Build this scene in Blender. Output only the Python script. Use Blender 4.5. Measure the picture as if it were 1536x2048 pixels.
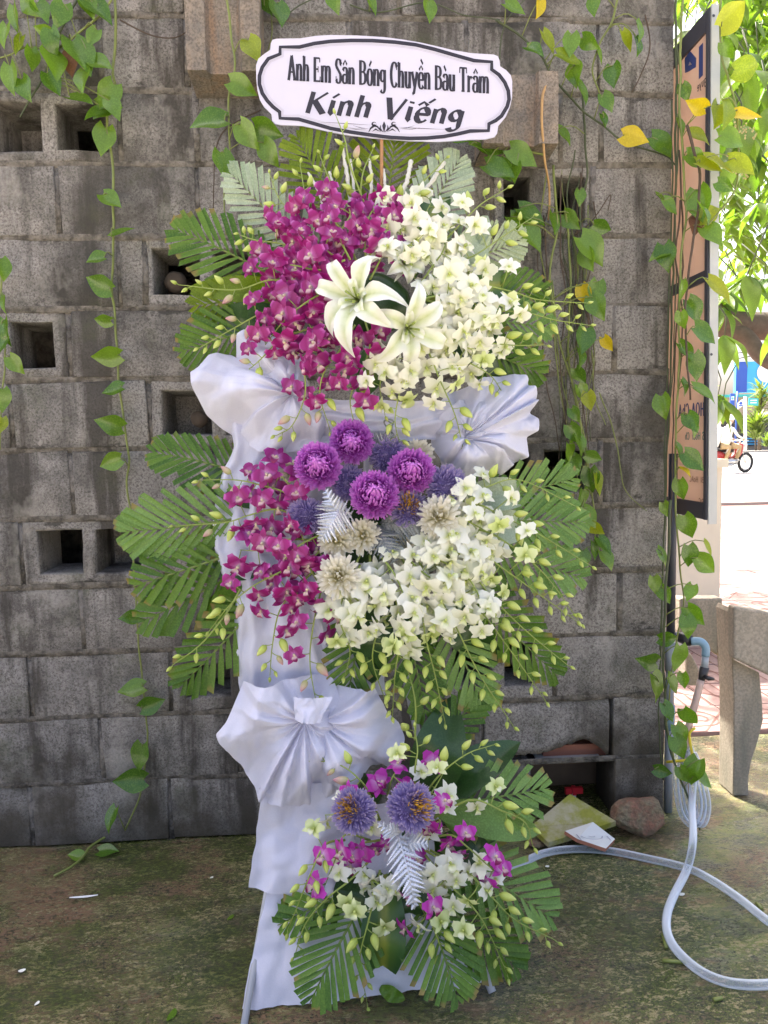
import bpy, bmesh, math, random
from mathutils import Vector, Matrix, noise
random.seed(7)
RAD = math.radians
S = bpy.context.scene
COL = S.collection
for o in list(bpy.data.objects): bpy.data.objects.remove(o)

# ------------------------------------------------------------------ camera, sky, sun, exposure
F, D, H = 1538.0, 2.2906, 1.206
PI_, YA, RO = RAD(5.276), RAD(3.392), RAD(-1.105)
fw = Vector((math.sin(YA)*math.cos(PI_), math.cos(YA)*math.cos(PI_), -math.sin(PI_)))
rt0 = Vector((math.cos(YA), -math.sin(YA), 0)); up0 = rt0.cross(fw)
rt = rt0*math.cos(RO) + up0*math.sin(RO); up = -rt0*math.sin(RO) + up0*math.cos(RO)
CAM = Vector((0, -D, H))
cd = bpy.data.cameras.new('camera'); cam = bpy.data.objects.new('camera', cd); COL.objects.link(cam)
cd.sensor_fit = 'VERTICAL'; cd.sensor_height = 24.0; cd.lens = 24.0*F/2048.0
cd.clip_start = 0.05; cd.clip_end = 800
cam.matrix_world = Matrix(((rt.x, up.x, -fw.x, CAM.x), (rt.y, up.y, -fw.y, CAM.y), (rt.z, up.z, -fw.z, CAM.z), (0, 0, 0, 1)))
S.camera = cam

SUN = Vector((-0.30, 0.62, 1.0)).normalized()
world = bpy.data.worlds.new('World'); S.world = world; world.use_nodes = True
wn = world.node_tree.nodes; wl = world.node_tree.links
sky = wn.new('ShaderNodeTexSky'); sky.sky_type = 'NISHITA'; sky.sun_disc = False
sky.sun_elevation = math.asin(SUN.z); sky.sun_rotation = math.atan2(SUN.x, SUN.y)
sky.air_density = 0.6; sky.dust_density = 8.0; sky.ozone_density = 0.0
bg = wn['Background']; bg.inputs['Strength'].default_value = 0.15
wl.new(sky.outputs[0], bg.inputs[0])
sd = bpy.data.lights.new('sun', 'SUN'); sd.energy = 3.8; sd.angle = RAD(0.5); sd.color = (1, 0.95, 0.86)
sun = bpy.data.objects.new('sun', sd); COL.objects.link(sun)
sun.rotation_euler = (-SUN).to_track_quat('-Z', 'Y').to_euler()
S.view_settings.view_transform = 'Standard'; S.view_settings.look = 'None'
S.view_settings.gamma = 1; S.view_settings.use_curve_mapping = False
S.view_settings.exposure = 2.36
S.render.engine = 'CYCLES'
S.cycles.max_bounces = 6; S.cycles.transparent_max_bounces = 8

# ------------------------------------------------------------------ photograph rays -> places
def ray(px, py): return fw + rt*((px-768)/F) + up*((1024-py)/F)
def PW(px, py, y=0.0):                      # on the vertical plane y
    d = ray(px, py); return CAM + d*((y+D)/d.y)
def G(px, py, z=0.0):                       # on the ground
    d = ray(px, py); return CAM + d*((z-H)/d.z)
def PX(px, py, x):
    d = ray(px, py); return CAM + d*(x/d.x)
def W(px, py, off=0.0):                     # on the leaning plane of the flower stand
    d = ray(px, py); return CAM + d*((D-0.66-off+0.17*H)/(d.y-0.17*d.z))

# ------------------------------------------------------------------ object helpers
def tag(o, label=None, cat=None, group=None, kind=None):
    if label: o['label'] = label
    if cat: o['category'] = cat
    if group: o['group'] = group
    if kind: o['kind'] = kind
    return o
def thing(name, loc, label, cat, group=None):
    o = bpy.data.objects.new(name, None); COL.objects.link(o); o.location = loc
    o.empty_display_size = 0.05
    return tag(o, label, cat, group)
def link(name, me, parent=None, M=None):
    o = bpy.data.objects.new(name, me); COL.objects.link(o)
    if parent is not None: o.parent = parent
    if M is not None: o.matrix_basis = M
    return o
def mkmesh(name, V, Fc, mats, smooth=True, attr=None, midx=None):
    me = bpy.data.meshes.new(name); me.from_pydata([tuple(v) for v in V], [], Fc)
    for m in (mats if isinstance(mats, (list, tuple)) else [mats]): me.materials.append(m)
    if smooth: me.polygons.foreach_set('use_smooth', [True]*len(me.polygons))
    if midx: me.polygons.foreach_set('material_index', midx)
    if attr:
        a = me.attributes.new('tip', 'FLOAT', 'POINT'); a.data.foreach_set('value', attr)
    me.update(); return me
def part(name, V, Fc, mats, parent=None, smooth=True, attr=None, midx=None):
    """world-space vertices; made local to the parent thing"""
    org = Vector((0, 0, 0))
    p = parent
    while p is not None: org = org + p.location; p = p.parent
    me = mkmesh(name, [Vector(v)-org for v in V], Fc, mats, smooth, attr, midx)
    return link(name, me, parent)

class MB:
    def __init__(s): s.V = []; s.F = []; s.A = []; s.I = []
    def add(s, V, Fc, A=None, mi=0):
        n = len(s.V); s.V += [Vector(v) for v in V]; s.F += [tuple(i+n for i in f) for f in Fc]
        s.A += A if A else [0.0]*len(V); s.I += [mi]*len(Fc)
    def box(s, a, b, mi=0):
        (x0, y0, z0), (x1, y1, z1) = a, b
        s.add([(x0,y0,z0),(x1,y0,z0),(x1,y1,z0),(x0,y1,z0),(x0,y0,z1),(x1,y0,z1),(x1,y1,z1),(x0,y1,z1)],
              [(0,3,2,1),(4,5,6,7),(0,1,5,4),(1,2,6,5),(2,3,7,6),(3,0,4,7)], None, mi)
    def tube(s, P, r, k=6, caps=True, mi=0):
        P = [Vector(p) for p in P]; n = len(P)
        R = r if isinstance(r, (list, tuple)) else [r]*n
        V = []; Fc = []; u = None
        for i in range(n):
            t = (P[min(i+1, n-1)]-P[max(i-1, 0)])
            if t.length < 1e-9: t = Vector((0, 0, 1))
            t.normalize()
            if u is None: u = t.orthogonal().normalized()
            u = (u - t*u.dot(t))
            u = u.normalized() if u.length > 1e-6 else t.orthogonal().normalized()
            w = t.cross(u)
            for j in range(k):
                a = 2*math.pi*j/k; V.append(P[i]+(u*math.cos(a)+w*math.sin(a))*R[i])
        for i in range(n-1):
            for j in range(k):
                Fc.append((i*k+j, i*k+(j+1) % k, (i+1)*k+(j+1) % k, (i+1)*k+j))
        if caps: Fc += [tuple(range(k-1, -1, -1)), tuple((n-1)*k+j for j in range(k))]
        s.add(V, Fc, [i/(n-1) for i in range(n) for j in range(k)], mi)
    def grid(s, rows, A=None, mi=0, close=False):
        n = len(rows); m = len(rows[0]); Fc = []
        for i in range(n-1):
            for j in range(m if close else m-1):
                Fc.append((i*m+j, i*m+(j+1) % m, (i+1)*m+(j+1) % m, (i+1)*m+j))
        s.add([p for r_ in rows for p in r_], Fc, [a for r_ in A for a in r_] if A else None, mi)
    def build(s, name, mats, parent=None, smooth=True):
        return part(name, s.V, s.F, mats, parent, smooth, s.A, s.I)
    def mesh(s, name, mats, smooth=True): return mkmesh(name, s.V, s.F, mats, smooth, s.A, s.I)
def spline(P, n):
    """Catmull-Rom through the points, n samples"""
    P = [Vector(p) for p in P]
    if len(P) == 2: return [P[0].lerp(P[1], i/(n-1)) for i in range(n)]
    Q = [P[0]*2-P[1]]+P+[P[-1]*2-P[-2]]; out = []
    for i in range(n):
        t = i/(n-1)*(len(P)-1); k = min(int(t), len(P)-2); t -= k
        a, b, c, d = Q[k:k+4]
        out.append(0.5*((2*b)+(c-a)*t+(2*a-5*b+4*c-d)*t*t+(3*b-a-3*c+d)*t**3))
    return out
def frame(x, y, z, o):
    return Matrix(((x.x, y.x, z.x, o.x), (x.y, y.y, z.y, o.y), (x.z, y.z, z.z, o.z), (0, 0, 0, 1)))
def look(n, upv, o, sc=1.0):
    """matrix whose +Z is n and whose +Y leans to upv"""
    z = n.normalized(); x = upv.cross(z)
    x = x.normalized() if x.length > 1e-5 else z.orthogonal().normalized()
    y = z.cross(x); return frame(x*sc, y*sc, z*sc, o)
def rnd(a=1.0): return random.uniform(-a, a)
def rv(a=1.0): return Vector((rnd(a), rnd(a), rnd(a)))

# ------------------------------------------------------------------ materials
class NT:
    def __init__(s, name):
        s.m = bpy.data.materials.new(name); s.m.use_nodes = True
        s.n = s.m.node_tree.nodes; s.l = s.m.node_tree.links
        s.b = s.n['Principled BSDF']; s.out = s.n['Material Output']
    def node(s, t, **kw):
        n = s.n.new(t)
        for k, v in kw.items(): setattr(n, k, v)
        return n
    def link(s, a, b): s.l.new(a, b)
    def val(s, sock, v):
        if hasattr(v, 'links') or hasattr(v, 'is_linked'): s.l.new(v, sock)
        else: sock.default_value = v
    def pos(s): return s.node('ShaderNodeNewGeometry').outputs['Position']
    def rand(s): return s.node('ShaderNodeObjectInfo').outputs['Random']
    def attr(s, name='tip'): return s.node('ShaderNodeAttribute', attribute_name=name).outputs['Fac']
    def scale(s, vec, sc):
        m = s.node('ShaderNodeMapping'); s.link(vec, m.inputs[0]); m.inputs['Scale'].default_value = sc; return m.outputs[0]
    def offset_rand(s, vec, k=17.0):
        r = s.node('ShaderNodeMath', operation='MULTIPLY'); s.link(s.rand(), r.inputs[0]); r.inputs[1].default_value = k
        a = s.node('ShaderNodeVectorMath', operation='ADD'); s.link(vec, a.inputs[0]); s.link(r.outputs[0], a.inputs[1]); return a.outputs[0]
    def noise(s, vec, sc, det=4, rough=0.6, dist=0.0):
        n = s.node('ShaderNodeTexNoise'); s.link(vec, n.inputs['Vector']); n.inputs['Scale'].default_value = sc
        n.inputs['Detail'].default_value = det; n.inputs['Roughness'].default_value = rough; n.inputs['Distortion'].default_value = dist
        return n.outputs[0]
    def ramp(s, fac, stops):
        r = s.node('ShaderNodeValToRGB'); s.link(fac, r.inputs[0]); e = r.color_ramp.elements
        while len(e) < len(stops): e.new(0.5)
        for i, (p, c) in enumerate(stops):
            e[i].position = p; e[i].color = (c, c, c, 1) if isinstance(c, (int, float)) else (*c, 1)
        return r.outputs[0]
    def mix(s, fac, a, b, mode='MIX'):
        m = s.node('ShaderNodeMix', data_type='RGBA', blend_type=mode)
        s.val(m.inputs[0], fac)
        for k, v in ((6, a), (7, b)):
            if isinstance(v, (tuple, list)): m.inputs[k].default_value = (*v[:3], 1)
            else: s.link(v, m.inputs[k])
        return m.outputs[2]
    def math(s, op, a, b=0.0):
        m = s.node('ShaderNodeMath', operation=op); s.val(m.inputs[0], a); s.val(m.inputs[1], b); return m.outputs[0]
    def bump(s, h, strength=0.5, dist=0.01):
        b = s.node('ShaderNodeBump'); s.link(h, b.inputs['Height']); b.inputs['Strength'].default_value = strength
        b.inputs['Distance'].default_value = dist; s.link(b.outputs[0], s.b.inputs['Normal']); return b.outputs[0]
    def base(s, c):
        if isinstance(c, (tuple, list)): s.b.inputs['Base Color'].default_value = (*c[:3], 1)
        else: s.link(c, s.b.inputs['Base Color'])
    def set(s, **kw):
        for k, v in kw.items(): s.val(s.b.inputs[k.replace('_', ' ')], v)
    def translucent(s, c, fac):
        t = s.node('ShaderNodeBsdfTranslucent'); mx = s.node('ShaderNodeMixShader'); mx.inputs[0].default_value = fac
        if isinstance(c, (tuple, list)): t.inputs[0].default_value = (*c[:3], 1)
        else: s.link(c, t.inputs[0])
        s.link(s.b.outputs[0], mx.inputs[1]); s.link(t.outputs[0], mx.inputs[2]); s.link(mx.outputs[0], s.out.inputs[0])

def plain(name, c, rough=0.6, metal=0.0, nz=0.12, sc=30.0, bump=0.0):
    t = NT(name); p = t.pos(); n = t.noise(p, sc, 3)
    t.base(t.mix(n, tuple(x*(1-nz) for x in c), tuple(min(1, x*(1+nz)) for x in c)))
    t.set(Roughness=rough, Metallic=metal)
    if bump: t.bump(n, bump, 0.004)
    return t.m
def leafmat(name, c1, c2, rough=0.4, trans=0.35, tcol=None, spot=None, spec=0.5, tipb=False):
    t = NT(name); p = t.pos()
    n = t.noise(p, 22, 3)
    c = t.mix(t.rand(), c1, c2)
    c = t.mix(t.ramp(n, [(0.35, 0.0), (0.7, 0.45)]), c, t.mix(0.5, c, tuple(x*0.45 for x in c1)))
    fine = t.noise(t.scale(p, (1, 1, 1)), 260, 2)
    c = t.mix(t.ramp(fine, [(0.45, 0.0), (0.75, 0.3)]), c, tuple(min(1, x*1.8+0.02) for x in c2))
    if spot: c = t.mix(t.ramp(t.noise(p, 9, 4), [(0.62, 0), (0.7, 0.8)]), c, spot)
    if tipb: c = t.mix(t.math('MULTIPLY', t.ramp(t.math('ADD', t.attr(), t.math('MULTIPLY', t.math('SUBTRACT', n, 0.5), 0.5)), [(0.86, 0), (0.95, 1)]), t.ramp(t.rand(), [(0.62, 0), (0.72, 0.8)])), c, (0.26, 0.17, 0.06))
    t.base(c); t.set(Roughness=rough); t.b.inputs['Specular IOR Level'].default_value = spec
    t.bump(n, 0.25, 0.004)
    t.translucent(t.mix(1.0, c, tcol or (1.6, 1.9, 0.5), 'MULTIPLY'), trans)
    return t.m
M = {}
def mats():
    # concrete block: grey brown, pitted, stained
    t = NT('concrete_block'); g = t.pos(); p = t.offset_rand(g, 3.0)
    big = t.noise(g, 2.2, 5, 0.62); mid = t.noise(p, 14, 5, 0.7); fine = t.noise(p, 150, 4, 0.8); pit = t.noise(p, 330, 2, 0.6)
    tone = t.mix(t.rand(), (0.122, 0.110, 0.098), (0.292, 0.270, 0.245))
    c = t.mix(t.ramp(mid, [(0.35, 0.0), (0.70, 1.0)]), tone, (0.38, 0.35, 0.315))
    c = t.mix(t.ramp(fine, [(0.40, 0.85), (0.54, 0.0)]), c, (0.085, 0.074, 0.064))
    c = t.mix(t.ramp(pit, [(0.55, 0.0), (0.7, 0.65)]), c, (0.40, 0.36, 0.32))
    streak = t.noise(t.scale(g, (5.0, 5.0, 0.7)), 1.6, 5, 0.65)
    c = t.mix(t.ramp(streak, [(0.49, 0.0), (0.61, 0.85)]), c, (0.042, 0.035, 0.027))
    c = t.mix(t.ramp(big, [(0.50, 0.0), (0.62, 0.75)]), c, (0.048, 0.043, 0.034))
    moss = t.noise(g, 5.5, 6, 0.7)
    pale = t.noise(t.scale(g, (1.3, 1.3, 1.0)), 3.1, 5, 0.7)
    c = t.mix(t.ramp(pale, [(0.54, 0.0), (0.66, 0.7)]), c, t.mix(fine, (0.22, 0.20, 0.175), (0.48, 0.44, 0.38)))
    c = t.mix(t.ramp(moss, [(0.55, 0.0), (0.74, 0.55)]), c, (0.075, 0.085, 0.035))
    sep = t.node('ShaderNodeSeparateXYZ'); t.link(g, sep.inputs[0])
    fr = t.math('FRACT', t.math('DIVIDE', t.math('SUBTRACT', 2.198, sep.outputs[2]), 0.2)); fr = t.math('ABSOLUTE', t.math('SUBTRACT', fr, 0.5))
    mould = t.math('ADD', t.math('MULTIPLY', fr, 1.5), t.math('MULTIPLY', t.math('SUBTRACT', t.noise(t.scale(g, (1, 1, 2)), 4.5, 6, 0.75), 0.5), 3.2))
    c = t.mix(t.ramp(mould, [(0.80, 0.0), (1.0, 0.8)]), c, (0.034, 0.030, 0.024))
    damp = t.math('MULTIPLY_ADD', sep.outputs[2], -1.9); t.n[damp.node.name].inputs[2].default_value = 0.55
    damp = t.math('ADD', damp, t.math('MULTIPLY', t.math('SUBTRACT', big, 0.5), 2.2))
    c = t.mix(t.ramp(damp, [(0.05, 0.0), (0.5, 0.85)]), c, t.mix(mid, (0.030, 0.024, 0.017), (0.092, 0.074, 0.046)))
    t.base(c); t.set(Roughness=0.9)
    h = t.math('ADD', t.math('MULTIPLY', fine, 0.7), t.math('ADD', t.math('MULTIPLY', pit, 0.35), mid))
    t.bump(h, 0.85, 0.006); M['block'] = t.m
    t = NT('terracotta_block'); p = t.pos(); n = t.noise(p, 18, 5, 0.7); f = t.noise(p, 160, 3)
    c = t.mix(t.ramp(n, [(0.35, 0), (0.65, 1)]), (0.16, 0.14, 0.12), (0.28, 0.225, 0.17))
    c = t.mix(t.ramp(t.noise(t.scale(p, (6, 6, 1)), 3, 4), [(0.52, 0), (0.70, 0.55)]), c, (0.33, 0.18, 0.085))
    c = t.mix(t.ramp(f, [(0.4, 0.6), (0.55, 0)]), c, (0.08, 0.065, 0.05))
    t.base(c); t.set(Roughness=0.9); t.bump(f, 0.7, 0.004); M['terra'] = t.m
    t = NT('mortar'); p = t.pos(); n = t.noise(p, 20, 5, 0.7); f = t.noise(p, 130, 3)
    c = t.mix(t.ramp(n, [(0.38, 0), (0.6, 1)]), (0.07, 0.062, 0.052), (0.24, 0.215, 0.185)); t.base(c); t.set(Roughness=0.95); t.bump(t.math('ADD', n, f), 0.9, 0.01); M['mortar'] = t.m
    # wet mossy floor
    t = NT('mossy_floor'); p = t.pos()
    big = t.noise(p, 1.7, 5, 0.6); mid = t.noise(t.scale(p, (1, 2.2, 1)), 9, 6, 0.75, 0.6); fine = t.noise(t.scale(p, (1, 1.7, 1)), 62, 7, 0.82, 0.5); gr = t.noise(p, 170, 3, 0.7)
    c = t.mix(t.ramp(big, [(0.38, 0), (0.56, 1)]), (0.235, 0.135, 0.075), (0.125, 0.105, 0.058))
    mossm = t.math('ADD', t.math('MULTIPLY', big, 0.7), t.math('MULTIPLY', mid, 0.6))
    mossm = t.math('ADD', mossm, t.math('MULTIPLY', t.math('SUBTRACT', fine, 0.5), 1.5))
    c = t.mix(t.ramp(mossm, [(0.57, 0), (0.63, 0.95)]), c, t.mix(t.ramp(gr, [(0.35, 0), (0.65, 1)]), (0.020, 0.038, 0.004), (0.105, 0.142, 0.014)))
    c = t.mix(t.ramp(fine, [(0.535, 0), (0.575, 0.9)]), c, t.mix(t.ramp(mid, [(0.4, 0), (0.6, 1)]), (0.13, 0.10, 0.045), (0.36, 0.27, 0.14)))
    pale = t.noise(t.scale(p, (1.2, 1.6, 1)), 1.15, 5, 0.6)
    c = t.mix(t.ramp(pale, [(0.52, 0), (0.64, 0.6)]), c, t.mix(t.ramp(mid, [(0.4, 0), (0.62, 1)]), (0.29, 0.285, 0.20), (0.26, 0.33, 0.05)))
    grey = t.noise(p, 0.9, 4, 0.6)
    c = t.mix(t.ramp(grey, [(0.55, 0), (0.68, 0.6)]), c, (0.12, 0.108, 0.09))
    speck = t.math('ADD', fine, t.math('MULTIPLY', t.math('SUBTRACT', mid, 0.5), 0.45))
    c = t.mix(t.ramp(speck, [(0.53, 0), (0.565, 0.85)]), c, t.mix(big, (0.24, 0.185, 0.085), (0.44, 0.36, 0.19)))
    dk = t.noise(t.scale(p, (1, 1.6, 1)), 85, 5, 0.8, 0.5)
    c = t.mix(t.ramp(t.math('ADD', dk, t.math('MULTIPLY', t.math('SUBTRACT', mid, 0.5), 0.4)), [(0.415, 0.85), (0.46, 0)]), c, (0.018, 0.024, 0.007))
    reg = t.noise(t.scale(p, (0.8, 1.5, 1)), 1.9, 6, 0.7)
    c = t.mix(t.ramp(reg, [(0.56, 0), (0.615, 0.7)]), c, t.mix(t.ramp(fine, [(0.42, 0), (0.58, 1)]), (0.125, 0.068, 0.035), (0.34, 0.205, 0.12)))
    reg2 = t.noise(t.scale(p, (0.9, 1.3, 1)), 2.7, 6, 0.72)
    c = t.mix(t.ramp(reg2, [(0.42, 0.75), (0.50, 0)]), c, t.mix(t.ramp(fine, [(0.44, 0), (0.56, 1)]), (0.016, 0.032, 0.004), (0.095, 0.125, 0.018)))
    t.base(c)
    wet = t.noise(p, 2.6, 4)
    t.set(Roughness=t.ramp(t.math('ADD', wet, t.math('MULTIPLY', t.math('SUBTRACT', fine, 0.5), 0.5)), [(0.44, 0.07), (0.64, 0.42)]))
    t.bump(t.math('ADD', t.math('MULTIPLY', fine, 0.6), t.math('ADD', mid, t.math('MULTIPLY', gr, 0.15))), 0.8, 0.014); M['floor'] = t.m
    M['pale_ground'] = plain('pale_ground', (0.40, 0.37, 0.32), 0.85, 0, 0.2, 3)
    t = NT('asphalt_road'); p = t.pos(); n = t.noise(p, 2, 5); f = t.noise(p, 60, 3)
    t.base(t.mix(n, (0.22, 0.215, 0.205), t.mix(f, (0.24, 0.235, 0.22), (0.33, 0.32, 0.30)))); t.set(Roughness=0.85); M['road'] = t.m
    t = NT('pink_tile'); p = t.pos(); n = t.noise(p, 90, 3, 0.8)
    t.base(t.mix(t.rand(), t.mix(n, (0.19, 0.105, 0.092), (0.29, 0.20, 0.185)), t.mix(n, (0.22, 0.12, 0.105), (0.32, 0.225, 0.205)))); t.set(Roughness=0.7); t.bump(n, 0.2, 0.002); M['tile'] = t.m
    M['tile_groove'] = plain('tile_groove', (0.16, 0.07, 0.055), 0.8)
    M['cream'] = plain('cream_plaster', (0.70, 0.66, 0.52), 0.8, 0, 0.08, 8, 0.1)
    t = NT('bench_concrete'); p = t.pos(); n = t.noise(p, 6, 5, 0.65); f = t.noise(p, 120, 3)
    st = t.noise(t.scale(p, (5, 5, 0.8)), 2.2, 4)
    c = t.mix(n, (0.33, 0.27, 0.20), (0.44, 0.38, 0.30)); c = t.mix(t.ramp(st, [(0.45, 0), (0.65, 0.7)]), c, (0.15, 0.16, 0.12))
    c = t.mix(t.ramp(f, [(0.4, 0.5), (0.6, 0)]), c, (0.17, 0.15, 0.12)); t.base(c); t.set(Roughness=0.85); t.bump(f, 0.4, 0.003); M['bench'] = t.m
    # fabric: non-woven, lavender white, see-through to light
    t = NT('white_fabric'); p = t.pos(); n = t.noise(p, 420, 2); w = t.noise(p, 7, 4)
    c = t.mix(w, (0.66, 0.66, 0.77), (0.74, 0.74, 0.84)); c = t.mix(t.ramp(n, [(0.4, 0.25), (0.6, 0)]), c, (0.54, 0.54, 0.66))
    t.base(c); t.set(Roughness=0.8); t.bump(t.math('ADD', n, t.math('MULTIPLY', t.noise(p, 60, 4), 1.2)), 0.22, 0.004); t.translucent((0.74, 0.74, 0.88), 0.26); M['cloth'] = t.m
    M['thin_cloth'] = M['cloth']
    # plants
    M['palm'] = leafmat('palm_green', (0.044, 0.112, 0.011), (0.120, 0.217, 0.024), 0.42, 0.3, None, None, .35, True)
    M['palm_y'] = leafmat('palm_yellow_green', (0.11, 0.175, 0.008), (0.19, 0.26, 0.014), 0.5, 0.4, None, None, .35)
    M['palm_p'] = leafmat('palm_pale_green', (0.095, 0.195, 0.032), (0.20, 0.325, 0.088), 0.45, 0.3, None, None, .4, True)
    M['palm_sheen'] = leafmat('palm_sheen_green', (0.25, 0.32, 0.20), (0.37, 0.43, 0.31), 0.3, 0.2)  # pale tone is sky sheen painted into the leaf colour
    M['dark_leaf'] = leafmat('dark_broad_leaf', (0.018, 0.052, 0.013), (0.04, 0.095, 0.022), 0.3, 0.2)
    t = NT('striped_leaf'); p = t.attr(); w = t.noise(t.scale(t.pos(), (1, 1, 1)), 30, 3)
    n = t.math('ADD', t.attr('cross'), t.math('MULTIPLY', w, 0.25))
    c = t.ramp(n, [(0.2, (0.27, 0.30, 0.045)), (0.45, (0.09, 0.17, 0.03)), (0.9, (0.045, 0.11, 0.03))]); t.base(c); t.set(Roughness=0.32); t.translucent(t.mix(1.0, c, (1.5, 1.8, 0.5), 'MULTIPLY'), 0.3); M['striped'] = t.m
    M['rachis'] = plain('palm_rachis', (0.17, 0.22, 0.05), 0.5)
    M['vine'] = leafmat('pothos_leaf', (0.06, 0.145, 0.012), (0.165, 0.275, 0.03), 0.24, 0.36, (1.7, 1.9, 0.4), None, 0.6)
    M['vine_y'] = leafmat('pothos_lit_leaf', (0.20, 0.30, 0.02), (0.36, 0.40, 0.03), 0.28, 0.5, (1.6, 1.6, 0.3))  # brighter pothos copy, with the light on the leaves put into its colour
    M['vine_yy'] = leafmat('pothos_yellow_leaf', (0.62, 0.48, 0.015), (0.66, 0.50, 0.02), 0.35, 0.4, (1.3, 1.2, 0.3), (0.40, 0.13, 0.02))
    M['vine_b'] = leafmat('dead_leaf', (0.11, 0.045, 0.02), (0.20, 0.08, 0.03), 0.6, 0.2, (1.2, 1, .6))
    M['stem'] = plain('vine_stem', (0.17, 0.20, 0.045), 0.45, 0, 0.3)
    M['stem_d'] = plain('vine_stem_dark', (0.06, 0.075, 0.03), 0.6, 0, 0.3)
    M['root'] = plain('aerial_root', (0.075, 0.05, 0.032), 0.8, 0, 0.35)
    M['root_o'] = plain('orange_aerial_root', (0.42, 0.25, 0.10), 0.7, 0, 0.3)
    M['tree'] = leafmat('tree_leaf', (0.055, 0.115, 0.02), (0.115, 0.19, 0.04), 0.35, 0.5, (1.8, 1.9, 0.5))
    M['bark'] = plain('tree_bark', (0.10, 0.075, 0.055), 0.95, 0, 0.5, 25, 0.8)
    # flowers
    def petal(name, stops, jit, trans=0.3, rough=0.5):
        t = NT(name); a = t.attr(); n = t.noise(t.pos(), 60, 3)
        a2 = t.math('ADD', a, t.math('MULTIPLY', t.math('SUBTRACT', n, 0.5), 0.3))
        c = t.ramp(a2, stops); c = t.mix(t.math('MULTIPLY', t.rand(), 0.5), c, jit, 'MULTIPLY')
        t.base(c); t.set(Roughness=rough); t.translucent(c, trans); return t.m
    M['orchid_p'] = petal('purple_orchid_petal', [(0.03, (0.68, 0.52, 0.55)), (0.22, (0.52, 0.11, 0.36)), (0.45, (0.30, 0.006, 0.135)), (0.82, (0.36, 0.010, 0.185)), (0.97, (0.58, 0.13, 0.42))], (0.55, 0.5, 0.9))
    M['lip_p'] = petal('purple_orchid_lip', [(0.1, (0.72, 0.62, 0.42)), (0.35, (0.66, 0.44, 0.48)), (0.6, (0.22, 0.004, 0.09)), (1.0, (0.25, 0.006, 0.11))], (0.8, 0.8, 0.9))
    M['orchid_v'] = petal('violet_orchid_petal', [(0.03, (0.75, 0.62, 0.66)), (0.25, (0.62, 0.22, 0.52)), (0.55, (0.44, 0.012, 0.30)), (1.0, (0.54, 0.04, 0.42))], (0.8, 0.7, 1))
    M['orchid_w'] = petal('white_orchid_petal', [(0.0, (0.56, 0.62, 0.22)), (0.15, (0.74, 0.76, 0.52)), (0.36, (0.83, 0.825, 0.73)), (1.0, (0.86, 0.855, 0.79))], (0.95, 0.97, 0.74))
    M['orchid_g'] = petal('greenish_orchid_petal', [(0.03, (0.42, 0.50, 0.10)), (0.4, (0.66, 0.72, 0.34)), (1.0, (0.76, 0.79, 0.46))], (0.9, 1.0, 0.6))
    M['lip_w'] = petal('white_orchid_lip', [(0.1, (0.56, 0.62, 0.18)), (0.4, (0.78, 0.79, 0.56)), (1.0, (0.86, 0.86, 0.79))], (0.95, 1, 0.7))
    M['bud'] = petal('green_bud', [(0.0, (0.32, 0.40, 0.06)), (0.4, (0.50, 0.57, 0.13)), (1.0, (0.62, 0.66, 0.23))], (0.85, 0.95, 0.6), 0.2)
    M['bud_r'] = petal('blushed_bud', [(0.0, (0.42, 0.45, 0.14)), (0.5, (0.52, 0.42, 0.28)), (1.0, (0.55, 0.24, 0.30))], (0.9, 0.9, 0.9), 0.2)
    M['orchid_stem'] = plain('orchid_stem', (0.25, 0.32, 0.06), 0.45)
    M['mum_p'] = petal('purple_mum_petal', [(0.0, (0.34, 0.03, 0.34)), (0.5, (0.62, 0.15, 0.66)), (1.0, (0.76, 0.34, 0.78))], (0.9, 0.85, 1.0))
    M['mum_b'] = petal('dyed_blue_mum_petal', [(0.0, (0.16, 0.12, 0.30)), (0.45, (0.27, 0.22, 0.48)), (0.85, (0.42, 0.35, 0.56)), (1.0, (0.60, 0.50, 0.48))], (0.9, 0.85, 0.95))
    M['mum_y'] = petal('yellow_mum_centre', [(0.0, (0.45, 0.22, 0.01)), (1.0, (0.78, 0.48, 0.06))], (1, 0.95, 0.9))
    M['mum_w'] = petal('white_mum_petal', [(0.0, (0.50, 0.45, 0.20)), (0.4, (0.76, 0.72, 0.56)), (1.0, (0.84, 0.82, 0.76))], (0.97, 0.94, 0.82))
    M['lily'] = petal('lily_petal', [(0.0, (0.44, 0.52, 0.15)), (0.22, (0.66, 0.71, 0.44)), (0.48, (0.80, 0.82, 0.70)), (1.0, (0.86, 0.86, 0.82))], (0.97, 0.98, 0.9), 0.3, 0.4)
    t = NT('silver_fern'); n = t.noise(t.pos(), 120, 3); t.base(t.mix(n, (0.36, 0.38, 0.42), (0.72, 0.74, 0.80))); t.set(Roughness=0.42, Metallic=0.55); M['silver'] = t.m
    t = NT('grey_fern'); n = t.noise(t.pos(), 90, 3); t.base(t.mix(n, (0.12, 0.14, 0.13), (0.34, 0.36, 0.38))); t.set(Roughness=0.5, Metallic=0.4); M['silver_d'] = t.m
    M['twig'] = plain('white_painted_twig', (0.60, 0.58, 0.50), 0.7, 0, 0.15, 150, 0.5)
    M['stake'] = plain('bamboo_stake', (0.40, 0.20, 0.085), 0.55, 0, 0.2, 60)
    M['card'] = plain('sign_card', (0.53, 0.505, 0.60), 0.45, 0, 0.02)
    M['ink'] = plain('black_print', (0.018, 0.014, 0.022), 0.5, 0, 0.05)
    M['ink_g'] = plain('grey_print', (0.40, 0.38, 0.43), 0.5, 0, 0.05)
    M['steel'] = plain('stand_pole', (0.50, 0.50, 0.52), 0.5, 0.1)
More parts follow.
